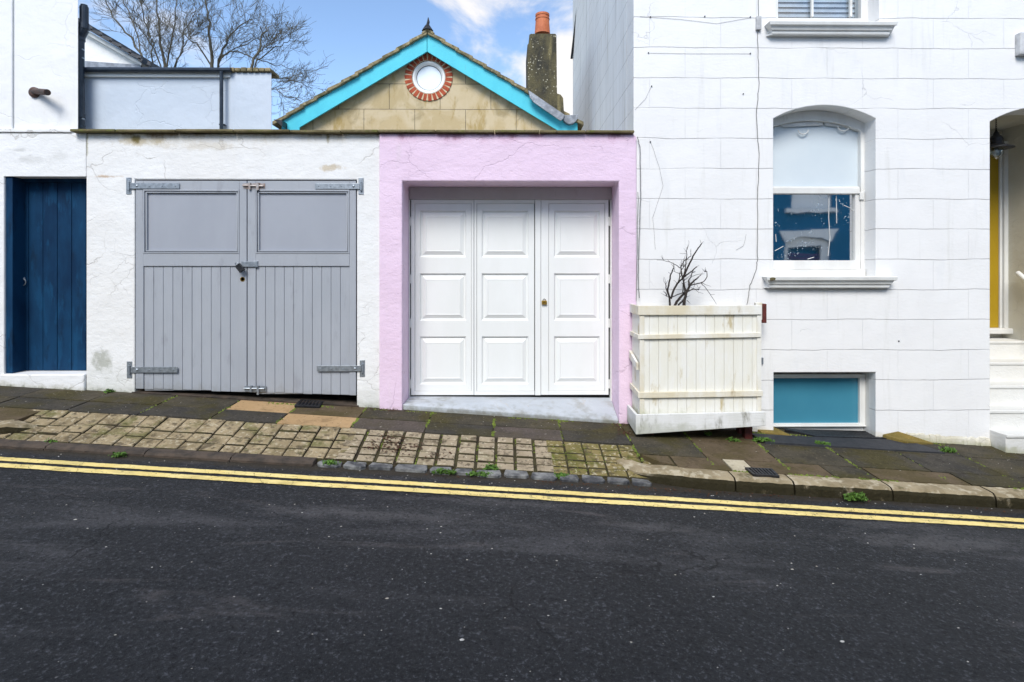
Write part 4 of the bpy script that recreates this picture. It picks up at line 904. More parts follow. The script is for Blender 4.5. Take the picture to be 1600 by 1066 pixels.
for (xa_, ya_, xb_, yb_) in ((667, 46.5, 431, 187), (668, 46.5, 906, 188)):
    n = 11
    for i in range(n):
        t0, t1 = i/n, (i+1)/n+.025; Yv = Ya-.18+random.uniform(-.01, .01)
        A_ = pt(xa_+(xb_-xa_)*t0, ya_+(yb_-ya_)*t0+1.8, Yv); B_ = pt(xa_+(xb_-xa_)*t1, ya_+(yb_-ya_)*t1-1.2+random.uniform(-.5, .5), Yv)
        m.hexa([(A_[0], Yv, A_[2]-.045), (B_[0], Yv, B_[2]-.055), (B_[0], 12.2, B_[2]-.055), (A_[0], 12.2, A_[2]-.045)], [(A_[0], Yv, A_[2]), (B_[0], Yv, B_[2]), (B_[0], 12.2, B_[2]), (A_[0], 12.2, A_[2])])
m.build('roof', 'slate', gbd, bevel=.006)
m = MB(); Yv = Ya-.19; m.ppx([(658.5, 51), (667, 43.5), (668.5, 43.5), (678.5, 51), (676, 53.5), (668, 47.5), (660, 53)], Yv, 4.2); m.build('ridge_tile', 'slate', gbd)
m = MB(); q = Vector(pt(668, 45, Yv+.04)); m.tube([q+Vector((0, 0, -.03)), q+Vector((0, 0, .03)), q+Vector((.004, 0, .06)), q+Vector((.012, 0, .10)), q+Vector((.010, 0, .165))], [.085, .045, .022, .020, .003], 8)
m.build('finial', 'iron', gbd)
m = MB(); nbk = 27
for i in range(nbk):
    t = 2*math.pi*(i+.5)/nbk; hw0 = math.pi*RW/nbk*.93; hw1 = math.pi*(RW+.108)/nbk*.66
    ct, st_ = math.cos(t), math.sin(t); f_ = lambda r, w_: (wc[0]+r*ct-w_*st_, wc[2]+r*st_+w_*ct)
    m.prism([f_(RW+.002, -hw0), f_(RW+.106+random.uniform(-.004, .004), -hw1), f_(RW+.106+random.uniform(-.004, .004), hw1), f_(RW+.002, hw0)], Ya-.018+random.uniform(-.003, .003), Ya+.1)
br = m.build('brick_surround', 'brick', gbd, bevel=.004)
ring = lambda r, n=48: [(wc[0]+r*math.cos(2*math.pi*i/n), wc[2]+r*math.sin(2*math.pi*i/n)) for i in range(n)]
m = MB(); m.prism(ring(RW+.100), Ya-.015, Ya-.0005, [list(reversed(ring(RW+.002)))]); m.build('mortar_ring', 'mortar', br)
m = MB(); prof = [(RW, Ya+.10), (RW, Ya+.01), (RW-.012, Ya-.004), (RW-.035, Ya+.0), (RW-.042, Ya+.02), (RW-.058, Ya+.022), (RW-.060, Ya+.05)]
for r_, y_ in prof:
    for (x_, z_) in ring(r_): m.v.append((x_, y_, z_))
for i in range(len(prof)-1):
    for k2 in range(48): a = i*48+k2; b = i*48+(k2+1) % 48; m.f.append((a, b, b+48, a+48))
rw = m.build('round_window', 'whited', gbd, smooth=True)
m = MB(); m.prism(ring(RW-.05), Ya+.04, Ya+.05); m.build('pane', 'roundpane', rw)
m = MB(); m.prism(ring(RW-.059), Ya+.0335, Ya+.0395, [list(reversed(ring(RW-.066)))]); m.build('glazing_seal', 'iron', rw)
# chimney
Yc = Ya-.215
cs = MB()
f_ = lambda a, b: (X(a, Yc), Z(b, Yc, a))
cs.prism([f_(828, 144), f_(824.5, 140), f_(824, 70), f_(827, 66), f_(827, 54), f_(830, 52.5), f_(868, 52.5), f_(869.5, 55), f_(870.5, 146), f_(876, 147.5), f_(880, 153), f_(881.5, 178), f_(880, 179)], Yc, Yc+.62)
ch = cs.build('chimney', 'chimney', gbd, bevel=.012)
m = MB(); c = pt(847.5, 53, Yc+.27); R0 = 11.3*(Yc+.27)/850
m.lathe(c, [(R0*1.08, -.01), (R0, .10), (R0*.93, .20), (R0*1.0, .205), (R0*1.0, .22), (R0*.9, .225), (R0*.9, .25), (R0*.97, .255), (R0*.97, .285), (R0*.8, .287), (R0*.8, .2)], 24); m.build('chimney_pot', 'terra', ch, smooth=False)
m = MB(); m.ppx([(825.5, 141), (829, 143), (882.5, 179.5), (880.5, 185), (876, 189), (834, 160), (828, 153)], Yc-.03, .028); m.build('lead_flashing', 'lead', gbd, bevel=.004)
m = MB(); c = Vector(pt(891, 180, Ya-.21))
m.prism([(c.x-.115, c.z)]+[(c.x+.115*math.cos(math.pi+t*math.pi/8), c.z+.13*math.sin(math.pi+t*math.pi/8)) for t in range(1, 8)]+[(c.x+.115, c.z)], Ya-.215, Ya+.2); m.build('lead_gutter', 'lead', gbd, bevel=.006)
m = MB(); c = Vector(pt(433, 190, Ya-.25)); m.ppx([(427, 186.5), (441, 188), (441, 198), (434, 192)], Ya-.3, 4.2); m.build('gutter', 'iron', gbd)

# ================================================================== PLANTER
Yp_ = 4.95
X1 = lambda p: X(p, Yp_); Z1 = lambda q: Z(q, Yp_, 1090)
pn = thing('planter', 'large rickety white timber planter standing against the wall beside the pink garage', 'planter', (X1(1090), 5.1, gz(1.8, 5.1)))
px0, px1 = X1(1000), X1(1190); zt_ = Z1(478); zl = Z1(655)
m = MB(); n = 13
for i in range(n):
    a = px0+(px1-px0)*i/n; b = px0+(px1-px0)*(i+1)/n; m.box(a+.0012, b-.0012, Yp_+random.uniform(0, .003), Yp_+.018, zl, zt_-.02)
m.box(px0+.01, px1-.01, Yp_+.010, Yp_+.022, zl, zt_-.03); m.build('front_boards', 'plant', pn, bevel=.002)
m = MB(); yb0, yb1 = Yp_+.02, 5.27; n = 4
for i in range(n):
    a = yb0+(yb1-yb0)*i/n; b = yb0+(yb1-yb0)*(i+1)/n
    m.box(px0+random.uniform(0, .002), px0+.018, a+.001, b-.001, zl, zt_-.02); m.box(px1-.018, px1-random.uniform(0, .002), a+.001, b-.001, zl, zt_-.02)
m.box(px0+.018, px1-.018, yb1-.02, yb1, zl, zt_-.02); m.build('side_boards', 'plant', pn, bevel=.002)
def rail(qa, qb, ins=0, t=.022, dz=0., pa=999, pb=1190.5):
    m = MB(); a, b = X(pa, Yp_-t), X(pb, Yp_-t); za, zb_ = Z(qa, Yp_-t), Z(qb, Yp_-t)
    m.hexa([(a, Yp_-t, zb_+dz), (b, Yp_-t, zb_+.0), (b, Yp_-.001, zb_), (a, Yp_-.001, zb_+dz)], [(a, Yp_-t, za+dz), (b, Yp_-t, za), (b, Yp_-.001, za), (a, Yp_-.001, za+dz)])
    m.hexa([(px0-t, Yp_-t+.001, zb_+dz), (px0-.001, Yp_-t+.001, zb_+dz), (px0-.001, 5.27, zb_+dz+ins), (px0-t, 5.27, zb_+dz+ins)], [(px0-t, Yp_-t+.001, za+dz), (px0-.001, Yp_-t+.001, za+dz), (px0-.001, 5.27, za+dz+ins), (px0-t, 5.27, za+dz+ins)])
    return m.build('rail', 'plantr', pn, bevel=.003)
r1 = rail(477.5, 492, dz=-.004); rail(520.5, 527.5, dz=-.018, pb=1189); rail(611.5, 620.5, dz=-.014, pb=1192, ins=.02)
m = MB(); zz = Z(563, 4.93); m.hexa([(px0-.04, Yp_-.03, zz-.09), (px0-.02, Yp_-.03, zz-.09), (px0-.002, 5.27, zz-.03), (px0-.03, 5.27, zz-.03)], [(px0-.04, Yp_-.03, zz-.025), (px0-.02, Yp_-.03, zz-.025), (px0-.002, 5.27, zz+.04), (px0-.03, 5.27, zz+.04)])
m.build('loose_slat', 'plantr', pn, bevel=.003)
m = MB()
for (a, b) in ((999.5, 1007), (1183, 1190)): m.bpx(a, b, 492.5, 650, Yp_-.010, .012)
m.bpx(1181, 1191, 473, 500, 5.0, .04); m.build('corner_post', 'plantr', pn, bevel=.003, split=True)
m = MB(); a, b = X(993, Yp_-.03), X(1195.5, Yp_-.03); za, zb_ = Z(648, Yp_-.03), Z(644, Yp_-.03); zc, zd_ = Z(679, Yp_-.03), Z(666, Yp_-.03)
m.hexa([(a, Yp_-.045, zc), (b, Yp_-.045, zd_), (b, Yp_-.020, zd_), (a, Yp_-.020, zc)], [(a, Yp_-.045, za), (b, Yp_-.045, zb_), (b, Yp_-.020, zb_), (a, Yp_-.020, za)])
m.hexa([(a, Yp_-.019, zc), (a+.025, Yp_-.019, zc), (a+.025, 5.27, zc+.03), (a, 5.27, zc+.03)], [(a, Yp_-.019, za-.003), (a+.025, Yp_-.019, za-.003), (a+.025, 5.27, za+.002), (a, 5.27, za+.002)])
m.box(a+.03, b-.02, Yp_, 5.27, zd_+.02, zd_+.05)
m.build('base_board', 'plantb', pn, bevel=.004)
m = MB()
for (fx, fy) in ((px0+.08, Yp_+.08), (px0+.08, 5.2), (px1-.1, Yp_+.12), (px1-.1, 5.2)): m.box(fx, fx+.07, fy, fy+.07, gz(fx, fy)-.005, zd_+.03)
m.build('foot', 'redblock', pn, split=True)
m = MB(); m.box(px0+.02, px1-.02, Yp_+.022, yb1-.021, zt_-.20, zt_-.06); m.build('soil', 'soil', pn)
m = MB(); m.bpx(1191.5, 1198, 475, 505, 5.15, .10); tag(m.build('wooden_block', 'redblock', bevel=.004), 'dark red block sticking out behind the top right corner of the white planter', 'block')
# dead shrub in the planter
Yz = 5.10
def zp(x, y, dy=0): return pt(1020+x/8.882, 370+y/8.882, Yz+dy)
ds = thing('dead_shrub', 'leafless black dead shrub in the white timber planter', 'shrub', (zp(300, 960)[0], Yz, zt_-.08))
stems = [([(235, 1010), (235, 850), (205, 750), (235, 600), (250, 520), (290, 430)], 15, 8), ([(250, 860), (290, 740), (340, 650), (400, 590), (470, 530), (540, 480), (610, 415)], 15, 7),
 ([(290, 1010), (330, 900), (420, 800), (465, 770), (500, 690), (500, 600)], 20, 9), ([(430, 1010), (440, 880), (465, 780), (520, 660), (590, 600), (640, 555)], 24, 7),
 ([(465, 780), (430, 640), (400, 520), (390, 420), (430, 340), (530, 268)], 12, 5), ([(410, 590), (460, 480), (510, 370), (560, 270), (620, 170), (675, 100)], 15, 7),
 ([(430, 560), (450, 430), (465, 320), (475, 250), (465, 200), (490, 140)], 8, 3), ([(240, 850), (195, 830)], 7, 3), ([(235, 830), (185, 730), (180, 660)], 9, 6),
 ([(250, 845), (330, 810), (440, 770)], 8, 7), ([(500, 680), (580, 660), (660, 640), (710, 620), (755, 560), (750, 480), (720, 490)], 9, 5), ([(480, 760), (560, 725), (635, 740)], 9, 5),
 ([(660, 640), (720, 690), (790, 790), (850, 880), (885, 940)], 5, 2), ([(670, 640), (740, 670), (805, 690)], 4, 1.5), ([(400, 450), (330, 400), (250, 355), (150, 330), (55, 320)], 6, 2),
 ([(410, 515), (350, 505), (280, 480)], 5, 2), ([(500, 600), (530, 560), (545, 500), (590, 485)], 8, 5), ([(545, 550), (620, 525), (715, 515)], 4, 2), ([(470, 880), (520, 925)], 4, 2),
 ([(350, 640), (370, 570), (375, 500), (430, 420)], 8, 4), ([(600, 740), (640, 775), (700, 785)], 3, 1.5), ([(460, 240), (370, 230)], 3, 1.5), ([(800, 800), (860, 800)], 3, 1.5), ([(300, 480), (305, 430), (290, 380)], 3, 1.5),
 ([(330, 1010), (360, 940), (420, 890), (450, 850)], 14, 9), ([(415, 780), (420, 660), (440, 600)], 8, 5)]
m = MB()
for s_, ra, rb in stems:
    d1_ = random.uniform(-.10, .10); n = len(s_); pts_ = []; rs = []
    for i in range((n-1)*4+1):
        a = min(i//4, n-2); t = i/4-a; x_ = s_[a][0]*(1-t)+s_[a+1][0]*t; y_ = s_[a][1]*(1-t)+s_[a+1][1]*t
        p = zp(x_+random.uniform(-3, 3), y_+random.uniform(-3, 3), d1_*(i/((n-1)*4))); pts_.append(p); rs.append((ra+(rb-ra)*i/((n-1)*4))/8.882/F*Yz*1.0)
    m.tube(pts_, rs, 6)
for i in range(90):
    s_, ra, rb = random.choice([q for q in stems if q[1] > 5]); k = random.randint(1, len(s_)-1); x_, y_ = s_[k]; a = random.uniform(-2.6, -.5); L_ = random.uniform(30, 110); d1_ = random.uniform(-.05, .05); pts_ = [zp(x_, y_)]
    for j in range(1, 4): a += random.uniform(-.4, .4); x_ += math.cos(a)*L_/3; y_ += math.sin(a)*L_/3; pts_.append(zp(x_, y_, d1_*j/3))
    m.tube(pts_, [.0022, .0018, .0014, .0008], 4)
m.build('branches', 'deadwood', ds, smooth=True)

# ================================================================== COVERS, GRATES, BLACK MATS
def quadslab(pts, mat, name, top=.006, par=None, th=.03):
    q = [PV(*p) for p in pts]; m = MB(); m.hexa([(x, y, gz(x, y)-th) for x, y in q], [(x, y, gz(x, y)+top) for x, y in q]); return m
def grate(name, label, pts, n, direction=0, frame=.012):
    q = [Vector(PV(*p)) for p in pts]            # back-left, back-right, front-right, front-left
    c = sum(q, Vector((0, 0)))/4; root = thing(name, label, 'grating' if 'grat' in name else 'cover', (c.x, c.y, gz(c.x, c.y)))
    bl = lambda u, v: q[0]*(1-u)*(1-v)+q[1]*u*(1-v)+q[2]*u*v+q[3]*(1-u)*v
    G = lambda p, h: (p.x, p.y, gz(p.x, p.y)+h)
    m = MB(); m.hexa([G(bl(u, v), -.03) for u, v in ((0, 0), (1, 0), (1, 1), (0, 1))], [G(bl(u, v), .010) for u, v in ((0, 0), (1, 0), (1, 1), (0, 1))]); m.build('pit', 'dark', root)
    m = MB()
    for i in range(n):
        t = (i+.5)/n; w2_ = .28/n
        uv = ((t-w2_, .06), (t+w2_, .06), (t+w2_, .94), (t-w2_, .94)) if direction == 0 else ((.03, t-w2_), (.97, t-w2_), (.97, t+w2_), (.03, t+w2_))
        m.hexa([G(bl(u, v), .002) for u, v in uv], [G(bl(u, v), .020) for u, v in uv])
    m.build('bars', 'iron', root)
    m = MB()
    for uv in (((0, 0), (1, 0), (1, .08), (0, .08)), ((0, .92), (1, .92), (1, 1), (0, 1)), ((0, .08), (.03, .08), (.03, .92), (0, .92)), ((.97, .08), (1, .08), (1, .92), (.97, .92))):
        m.hexa([G(bl(u, v), .0) for u, v in uv], [G(bl(u, v), .021) for u, v in uv])
    m.build('frame', 'iron', root); return root
grate('drain_cover', 'small black patterned cover beside the tan slabs in front of the grey double doors', [(470.5, 627), (506, 630), (499, 638), (460, 636.5)], 7)
grate('drain_cover', 'small ribbed black cover in the pavement just behind the kerb stones', [(1164, 734), (1206, 736), (1218, 747.5), (1177, 745)], 8)
grate('vent_grating', 'long dark iron grating in front of the basement window', [(1226, 673.5), (1372, 677), (1414, 689), (1276, 684.5)], 26)
m = quadslab([(1172, 679), (1222, 672.5), (1280, 685), (1392, 688), (1442, 692), (1477, 709), (1342, 701), (1200, 693.5)][:0] or [(1172, 679), (1238, 683.5), (1326, 701), (1196, 693)], 'rubber', 'x', .014)
m2 = quadslab([(1238, 683.5), (1418, 690), (1476, 709.5), (1326, 701)], 'rubber', 'x', .014); m.add(m2.v, m2.f)
tag(m.build('asphalt_patch', 'rubber'), 'flat black asphalt patch between the basement window grating and the slabs', 'patch')
# tan second slab split + small creamy patches already in the paving rows; sloping stone cheeks by the grating
m = MB(); q = [(X(1378), 5.302, Z(680)), (X(1402), 5.302, Z(675)), (X(1450), 5.24, Z(690.5)), (X(1418, 5.15), 5.18, Z(691, 5.18))]; m.hexa([(x, y, gz(x, y)-.03) for x, y, z in q], q); M_['och'] = slab('ochre_stone', (.24, .17, .05), (.17, .13, .04), .6, .3)
tag(m.build('stone_cheek', 'och', bevel=.004), 'mossy ochre stone wedge at the right end of the iron grating', 'stone')
m = MB(); q = [PV(*p) for p in ((1172, 668.5), (1204, 669), (1236, 682), (1190, 677))]; m.hexa([(x, y, gz(x, y)-.02) for x, y in q], [(x, y, gz(x, y)+h) for (x, y), h in zip(q, (.03, .03, .012, .012))])
tag(m.build('stone_cheek', 'och', bevel=.004), 'mossy ochre stone wedge between the planter and the basement window', 'stone')
# ragged plaster foot of the right house
m = MB(); x = X(1400)
while x < X(1543):
    wv = random.uniform(.03, .07); z0 = gz(x, D); m.add([(x, D-.022+random.uniform(-.008, .006), z0-.03), (x+wv, D-.02, z0-.03), (x+wv, D+.01, z0-.03), (x, D+.01, z0-.03), (x, D-.010, z0+random.uniform(.03, .075)), (x+wv, D-.010, z0+random.uniform(.03, .075)), (x+wv, D+.01, z0+.09), (x, D+.01, z0+.09)],
      [(0, 1, 5, 4), (4, 5, 6, 7), (0, 4, 7, 3), (1, 2, 6, 5)]); x += wv
M_['rag'] = stucco('crumbling_plaster', (.66, .63, .54), (.5, .46, .34), off=51, ground=[((.3, .3, .15), 0, .05, .5, 20)])
m.build('crumbling_foot', 'rag', rh)

# ================================================================== WEEDS, MOSS, LITTER
def weed(px, py, wpx, hpx, label, Yfix=None, zf=gz, n=60):
    if Yfix: x, y = X(px, Yfix), Yfix
    else: x, y = PV(px, py)
    s_ = F/y; wd, hh = wpx/s_, hpx/s_; m = MB()
    for i in range(n):
        a = random.uniform(-1, 1)*abs(random.uniform(0, 1))**.3; bx = x+a*wd*.5; by = y+random.uniform(-.03, .02); bz = zf(bx, by)+.004; h_ = hh*random.uniform(.35, 1)*(1-.6*a*a); ang = random.uniform(0, 6.28); l_ = random.uniform(.006, .014)
        tip = Vector((bx+math.cos(ang)*h_*.5, by-abs(math.sin(ang))*h_*.4, bz+h_)); s2 = Vector((math.sin(ang), math.cos(ang), .2))*l_
        b_ = Vector((bx, by, bz)); md = b_.lerp(tip, .6)+Vector((0, 0, h_*.12))
        m.add([b_-s2*.3, b_+s2*.3, md+s2, tip, md-s2], [(0, 1, 2, 3, 4)])
        for k in range(2):
            c = md+Vector((random.uniform(-.02, .02), random.uniform(-.02, .01), random.uniform(-.01, .012))); u_ = Vector((random.uniform(-1, 1), random.uniform(-1, 1), random.uniform(-.3, .6))).normalized()*l_*.9; v_ = u_.orthogonal().normalized()*l_*.7
            m.add([c-u_, c+v_, c+u_, c-v_], [(0, 1, 2, 3)])
    return tag(m.build('weed', 'leafg', weld=False), label, 'weed', 'weeds along the wall and kerb')
W = weed
W(34, 598, 30, 7, 'widest green weed clump at the foot of the blue door step'); W(8, 583, 12, 5, 'tiny weed at the left jamb of the blue door', 5.42, lambda x, y: Z(583, D)+.003, 25)
W(82, 602, 10, 4, 'small weed under the right part of the blue door step', n=25); W(113, 604, 14, 4, 'small weed at the corner between the blue door and the white pier', n=30); W(172, 613, 12, 4, 'small weed in front of the white pier left of the grey doors', n=30)
W(715, 638, 20, 5, 'weed at the middle of the painted sill below the folding doors', n=45); W(806, 644, 26, 4, 'low weed at the right of the painted sill below the folding doors', n=45)
W(1191, 690, 34, 7, 'leafy weed clump right of the planter on the black patch edge', n=80); W(1105, 681, 8, 7, 'small weed sprouting in the shadow under the planter', n=20); W(1146, 689, 20, 4, 'low weed beside the planter at the right', n=35)
W(1480, 706, 26, 8, 'weed at the right tip of the black asphalt patch', n=60); W(1283, 695, 26, 5, 'weed at the slab corner below the iron grating', n=50); W(1546, 691, 18, 5, 'weed at the bottom entrance step', n=35)
rzk = lambda x, y: rz(x, y)+.005
W(515, 722, 30, 6, 'weed on the left granite setts of the gutter', 4.20, rzk, 70); W(695, 742, 40, 6, 'wide weed in the gutter setts below the debris', 4.17, rzk, 90); W(752, 745, 40, 6, 'weed in the middle of the gutter setts', 4.17, rzk, 80); W(768, 738, 24, 6, 'weed growing above the gutter setts on the pavers', 4.27, lambda x, y: cz(x, y), 45)
W(878, 745, 22, 7, 'weed between the right granite setts', 4.23, rzk, 50); W(1336, 785, 34, 15, 'tall leafy weed against the kerb face', 4.12, rzk, 110); W(188, 713, 18, 5, 'weed in the dark edging on the left of the road', 4.13, rzk, 45); W(80, 690, 20, 3, 'flat weed between the clay blocks and the dark edging', 4.262, lambda x, y: cz(x, y), 35)
# moss in the slab joints: tiny tufts
m = MB()
def tuft(x, y, z, r):
    r *= 1.35; n = 5; o_ = len(m.v)
    for k in range(n): t = 6.283*k/n+random.uniform(-.3, .3); m.v.append((x+r*math.cos(t), y+r*math.sin(t), z-.004))
    m.v.append((x, y, z+r*.55))
    for k in range(n): m.f.append((o_+k, o_+(k+1) % n, o_+n))
for xj in [-2.0, -1.36, -.72, -.12, .5, 1.10, 1.68, 2.3, 2.95, 3.58, 4.2, -2.58, -3.2]:
    dens = 1 if xj in (-.12, 1.10, 1.68, -.72, 2.3, 2.95) else .4
    for i in range(int(150*dens)):
        y = random.uniform(4.75 if xj < 1.1 else 4.4, 5.3)
        if random.random() < .5+.5*math.sin(y*19+xj*7): tuft(xj+random.gauss(0, .008), y, gz(xj, y)+.001, random.uniform(.004, .010))
for i in range(900):
    x = random.uniform(-2.3, 4.6); z_ = D-abs(random.gauss(0, .02))-.03
    if math.sin(x*5.3)+math.sin(x*13.7) > .2: tuft(x, z_, gz(x, z_)+.001, random.uniform(.004, .009))
for i in range(420):
    x = random.uniform(1.4, 6); y = 4.303+random.gauss(0, .008)
    if math.sin(x*3.1)+math.sin(x*11) > .1: tuft(x, y, gz(x, y)+.002, random.uniform(.005, .011))
for i in range(260):
    y = random.uniform(4.27, 4.72); x = random.choice([-1.345+.158*k for k in range(0, 12)])+random.gauss(0, .004)
    if math.sin(x*9+y*12) > .0: tuft(x, y, cz(x, y)-.004, random.uniform(.004, .008))
for i in range(300):
    x = random.uniform(.34, 1.35); y = random.uniform(4.27, 4.7); tuft(x, y, cz(x, y)+.0, random.uniform(.003, .006))
struct(m.build('moss', 'mossy', weld=False), 'stuff')
# leaf litter
m = MB()
def scrap(x, y, z, r):
    a = random.uniform(0, 6.28); pts_ = []
    for k in range(6): t = a+k*1.047; rr = r*random.uniform(.5, 1)*(1 if k % 3 else 1.5); pts_.append((x+rr*math.cos(t), y+rr*math.sin(t), z+random.uniform(.001, .008)))
    m.add(pts_, [tuple(range(6))])
for i in range(230):
    cx_, cy_ = random.choice([(-.92, 4.52), (-.98, 4.45), (-.86, 4.38), (-1.1, 4.4), (-.75, 4.45), (-1.0, 4.55), (-.55, 4.35)]); x = random.gauss(cx_, .055); y = max(4.28, min(4.71, random.gauss(cy_+.04, .04))); scrap(x, y, cz(x, y)+.008, random.uniform(.004, .013))
for i in range(170):
    x = random.uniform(.2, 2.1) if random.random() < .7 else random.uniform(-1, 6); y = 4.13-abs(random.gauss(0, .035)); scrap(x, y, rz(x, y)+.003, random.uniform(.003, .010))
for i in range(90): x = random.gauss(1.08, .05); y = random.uniform(4.95, 5.27); scrap(x, y, gz(x, y)+.004, random.uniform(.004, .011))
for i in range(60): x = random.uniform(-1.5, -.95); y = random.uniform(5.22, 5.29); scrap(x, y, gz(x, y)+.004, random.uniform(.003, .010))
struct(m.build('leaf_litter', 'litter', weld=False), 'stuff')
# pale grit scattered on road and pavement
m = MB()
def chip(x, y, z, r):
    o_ = len(m.v); n = 5; a = random.uniform(0, 6.28)
    for k in range(n): t = a+6.283*k/n; rr = r*random.uniform(.6, 1.1); m.v.append((x+rr*math.cos(t)*1.4, y+rr*math.sin(t), z))
    m.v.append((x, y, z+r*.5))
    for k in range(n): m.f.append((o_+k, o_+(k+1) % n, o_+n))
for i in range(420):
    x = random.uniform(-4.5, 5); y = random.uniform(1.6, 4.0); chip(x, y, rz(x, y)+.001, random.choice([.0015, .002, .003, .003, .005]))
for (a, b, r) in ((722, 1023, .010), (1316, 1024, .009), (730, 776, .016), (118, 829, .008), (1238, 907, .008), (605, 956, .008), (870, 894, .006), (533, 839, .005), (1115, 952, .006), (1265, 790, .006)):
    d_ = ray(a, b); t = (-ZC)/(d_.z+S*d_.x+.015*d_.y-.0); x, y = d_.x*t, d_.y*t; chip(x, y, rz(x, y)+.001, r)
for i in range(200):
    x = random.uniform(-4.5, 5); y = random.uniform(4.7, 5.3); chip(x, y, gz(x, y)+.001, random.choice([.0015, .002, .003, .004]))
for i in range(120):
    x = random.uniform(-4, 5); y = random.uniform(3.98, 4.13); chip(x, y, rz(x, y)+.001, random.choice([.002, .003, .005]))
struct(m.build('grit', 'pebble', weld=False), 'stuff')

# ================================================================== TREES
def tree(name, label, Yt, limbs, seed, tw=(1.0, 3), dens=1.0, base_px=None, spread=.9):
    rnd = random.Random(seed); root = thing(name, label, 'tree', (X(base_px, Yt), Yt, -.3), 'bare trees behind the extension')
    T = MB(); Bm = MB()
    def grow(p, d, L0, r, lvl):
        n = 5; pts_ = [p]; dd = d.normalized(); cur = p
        for i in range(n):
            dd = (dd+Vector((rnd.gauss(0, .11), rnd.gauss(0, .09), rnd.gauss(.03, .09)))).normalized(); cur = cur+dd*L0/n; pts_.append(cur)
        Bm.tube(pts_, [max(.0030, .45*r*(1-.75*i/n)) for i in range(n+1)], 4 if lvl < 2 else 3, caps=False)
        if lvl <= 0: return
        for k in range(rnd.choice([3, 4, 4, 5])):
            i = rnd.randint(1, n); dirn = (pts_[i]-pts_[i-1]).normalized(); sd_ = Vector((rnd.uniform(-1, 1), rnd.uniform(-.7, .7), rnd.uniform(-.5, .9)))
            grow(pts_[i], dirn*.75+sd_*.8, L0*rnd.uniform(.45, .72), r*.55, lvl-1)
    for (pl_, ra, rb) in limbs:
        pts_ = []; n = len(pl_); dy = rnd.uniform(-.8, .8)
        for i in range((n-1)*4+1):
            a = min(i//4, n-2); t = i/4-a; yy = Yt+dy*i/((n-1)*4); p = Vector(pt(pl_[a][0]*(1-t)+pl_[a+1][0]*t, pl_[a][1]*(1-t)+pl_[a+1][1]*t, yy)); pts_.append(p+Vector((rnd.gauss(0, .02), 0, rnd.gauss(0, .02))))
        m_ = len(pts_); ra *= .46; rb *= .6; T.tube(pts_, [ra+(rb-ra)*i/(m_-1) for i in range(m_)], 7)
        for i in range(2, m_):
            if pts_[i].z < 5.6: continue
            for _ in range(max(1, int(round(rnd.uniform(.6, 1.5)*dens)))):
                dirn = (pts_[i]-pts_[i-1]).normalized(); sd_ = Vector((rnd.uniform(-1, 1), rnd.uniform(-.6, .6), rnd.uniform(-.4, .8)))
                grow(pts_[i], dirn*.7+sd_*spread, rnd.uniform(.45, 1.0)*tw[0], max(.008, (ra+(rb-ra)*i/(m_-1))*.42), tw[1]-1)
        dirn = (pts_[-1]-pts_[-2]).normalized(); grow(pts_[-1], dirn, .8*tw[0], rb*.8, tw[1]-1)
    T.build('trunk', 'bark', root, smooth=True); Bm.build('branches', 'bark', root, smooth=False, weld=False); return root
tree('bare_tree', 'thin bare tree at the left behind the slate roof slope', 13, [([(232, 420), (234, 200), (232, 110), (205, 60), (175, 25), (158, -10)], .09, .015), ([(233, 130), (215, 60), (195, 5), (180, -25)], .04, .012), ([(233, 120), (240, 70), (222, 20), (214, -15)], .04, .012)], 3, (.75, 3), .7, 232)
tree('bare_tree', 'dense many stemmed bare tree behind the left half of the extension', 14, [([(258, 440), (258, 200), (258, 110), (250, 70), (247, 30), (240, -15)], .12, .02), ([(258, 130), (240, 75), (215, 40), (200, 25)], .045, .012), ([(260, 115), (268, 60), (275, 15), (280, -20)], .05, .012), ([(258, 140), (285, 80), (288, 45), (305, 20)], .045, .012), ([(258, 150), (275, 100), (285, 75), (300, 55)], .04, .01)], 5, (.8, 3), 1.1, 258)
tree('bare_tree', 'spreading bare tree with a forked trunk above the downpipe', 14.5, [([(336, 440), (335, 200), (331, 102), (330, 75), (327, 45), (323, 10), (316, -15)], .13, .02), ([(335, 125), (345, 85), (360, 55), (378, 38), (395, 30)], .07, .015), ([(334, 108), (310, 72), (295, 58), (280, 50)], .05, .012), ([(340, 105), (348, 85), (370, 80), (395, 92), (425, 100), (455, 108)], .05, .012), ([(340, 95), (370, 75), (400, 62), (420, 55)], .035, .01)], 8, (.85, 3), .95, 336)
tree('bare_tree', 'bare tree at the right whose low branches droop past the extension', 14, [([(390, 440), (388, 200), (393, 105), (403, 80), (410, 55), (418, 45)], .11, .018), ([(392, 120), (400, 95), (430, 75), (450, 65), (465, 62)], .04, .012), ([(392, 130), (425, 120), (455, 124), (475, 133), (488, 138)], .035, .010), ([(392, 150), (430, 138), (445, 150), (470, 155)], .03, .009), ([(405, 80), (420, 70), (445, 60)], .03, .01), ([(395, 135), (435, 140), (441, 160), (444, 180)], .02, .007)], 12, (.62, 3), .8, 388)

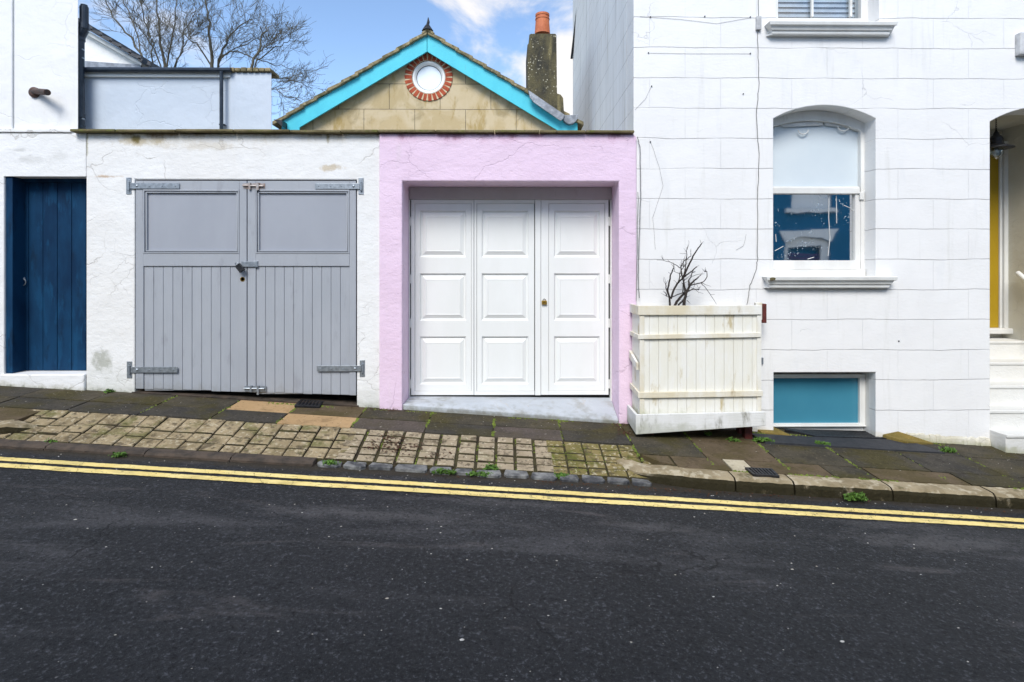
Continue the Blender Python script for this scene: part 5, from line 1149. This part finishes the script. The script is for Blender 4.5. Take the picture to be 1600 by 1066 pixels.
# ================================================================== HOUSES ACROSS THE STREET (seen only in the window reflection)
Yo = -3.2; VD = 2*(D+.205)-Yo
Xr = lambda p: (p-791.5)/F*VD; Zr = lambda q: ZC+(HOR-q)/F*VD
bh = thing('house', 'blue rendered house across the street seen reflected in the sash window', 'house', (7.2, Yo, -.5))
c0, c1 = Xr(1229), Xr(1301)
win = [(c0, Zr(470)), (c1, Zr(470))]+list(reversed(arch(c0, c1, Zr(379), Zr(370)-Zr(379), 10)))
uw0, uw1 = Xr(1239), Xr(1304); 
m = MB(); m.prism([(4.4, -1.2), (12, -1.2), (12, 6.4), (4.4, 6.4)], Yo-.3, Yo, [win, [(uw0, Zr(325)), (uw1, Zr(325)), (uw1, Zr(240)), (uw0, Zr(240))]]); m.box(4.4, 12, -9, Yo-.301, -1.2, 6.39); m.build('wall', 'bluewall', bh)
m = MB(); ar = arch(c0, c1, Zr(379), Zr(370)-Zr(379), 10)
m.prism([(Xr(1218), Zr(361)), (Xr(1312), Zr(357))]+list(reversed(ar)), Yo+.001, Yo+.04)
m.prism([(c0-.0, Zr(470)), (c0+.12, Zr(470)), (c0+.12, Zr(388)), (c1-.22, Zr(384)), (c1-.22, Zr(470)), (c1, Zr(470))]+list(reversed(ar)), Yo-.14, Yo-.08); m.build('window_surround', 'whitewall', bh)
m = MB()
for i in range(14): z0 = Zr(465)+i*.085; m.box(c0+.1, c1-.2, Yo-.20, Yo-.17, z0, z0+.06)
m.build('shutter', 'purple', bh)
m = MB(); m.box(Xr(1228), Xr(1308), Yo, Yo+.12, Zr(332), Zr(326)); m.build('window_sill', 'whitewall', bh)
m = MB(); m.box(uw0, uw1, Yo-.12, Yo-.10, Zr(325), Zr(240)); m.build('window', 'whitewall', bh)
m = MB(); m.box(4.3, 12.1, -9.1, Yo+.1, 6.401, 6.6); m.build('roof', 'dslate', bh)
for (a, b, h_, mt_, lb) in ((-14, -4.6, 5.6, 'whitewall', 'cream rendered house across the street on the uphill side'), (-4.55, 4.35, 5.2, 'whitewall', 'cream rendered house directly behind the camera across the street')):
    r_ = thing('house', lb, 'house', ((a+b)/2, Yo, 0)); m = MB(); ho = []
    k = a+1.0
    while k < b-1.5: ho += [[(k, 1.0), (k+1, 1.0), (k+1, 2.5), (k, 2.5)], [(k, 3.5), (k+1, 3.5), (k+1, 4.8), (k, 4.8)]]; k += 2.4
    m.prism([(a, -1.2), (b, -1.2), (b, h_), (a, h_)], Yo-.3, Yo, ho); m.box(a, b, -9, Yo-.301, -1.2, h_-.01); m.build('wall', mt_, r_)
    for q in ho:
        m = MB(); (x0, z0), (_, _), (x1, z1), _ = q; m.prism(q, Yo-.15, Yo-.11, [[(x0+.07, z0+.07), (x1-.07, z0+.07), (x1-.07, z1-.07), (x0+.07, z1-.07)]]); wfr = m.build('window', 'frame', r_)
        m = MB(); m.box(x0+.07, x1-.07, Yo-.14, Yo-.13, z0+.07, z1-.07); m.build('pane', 'dark', wfr)
    m = MB(); m.box(a-.1, b+.02, -9.1, Yo+.1, h_+.001, h_+.2); m.build('roof', 'dslate', r_)
for o in bpy.data.objects:
    if '_o' in o: del o['_o']
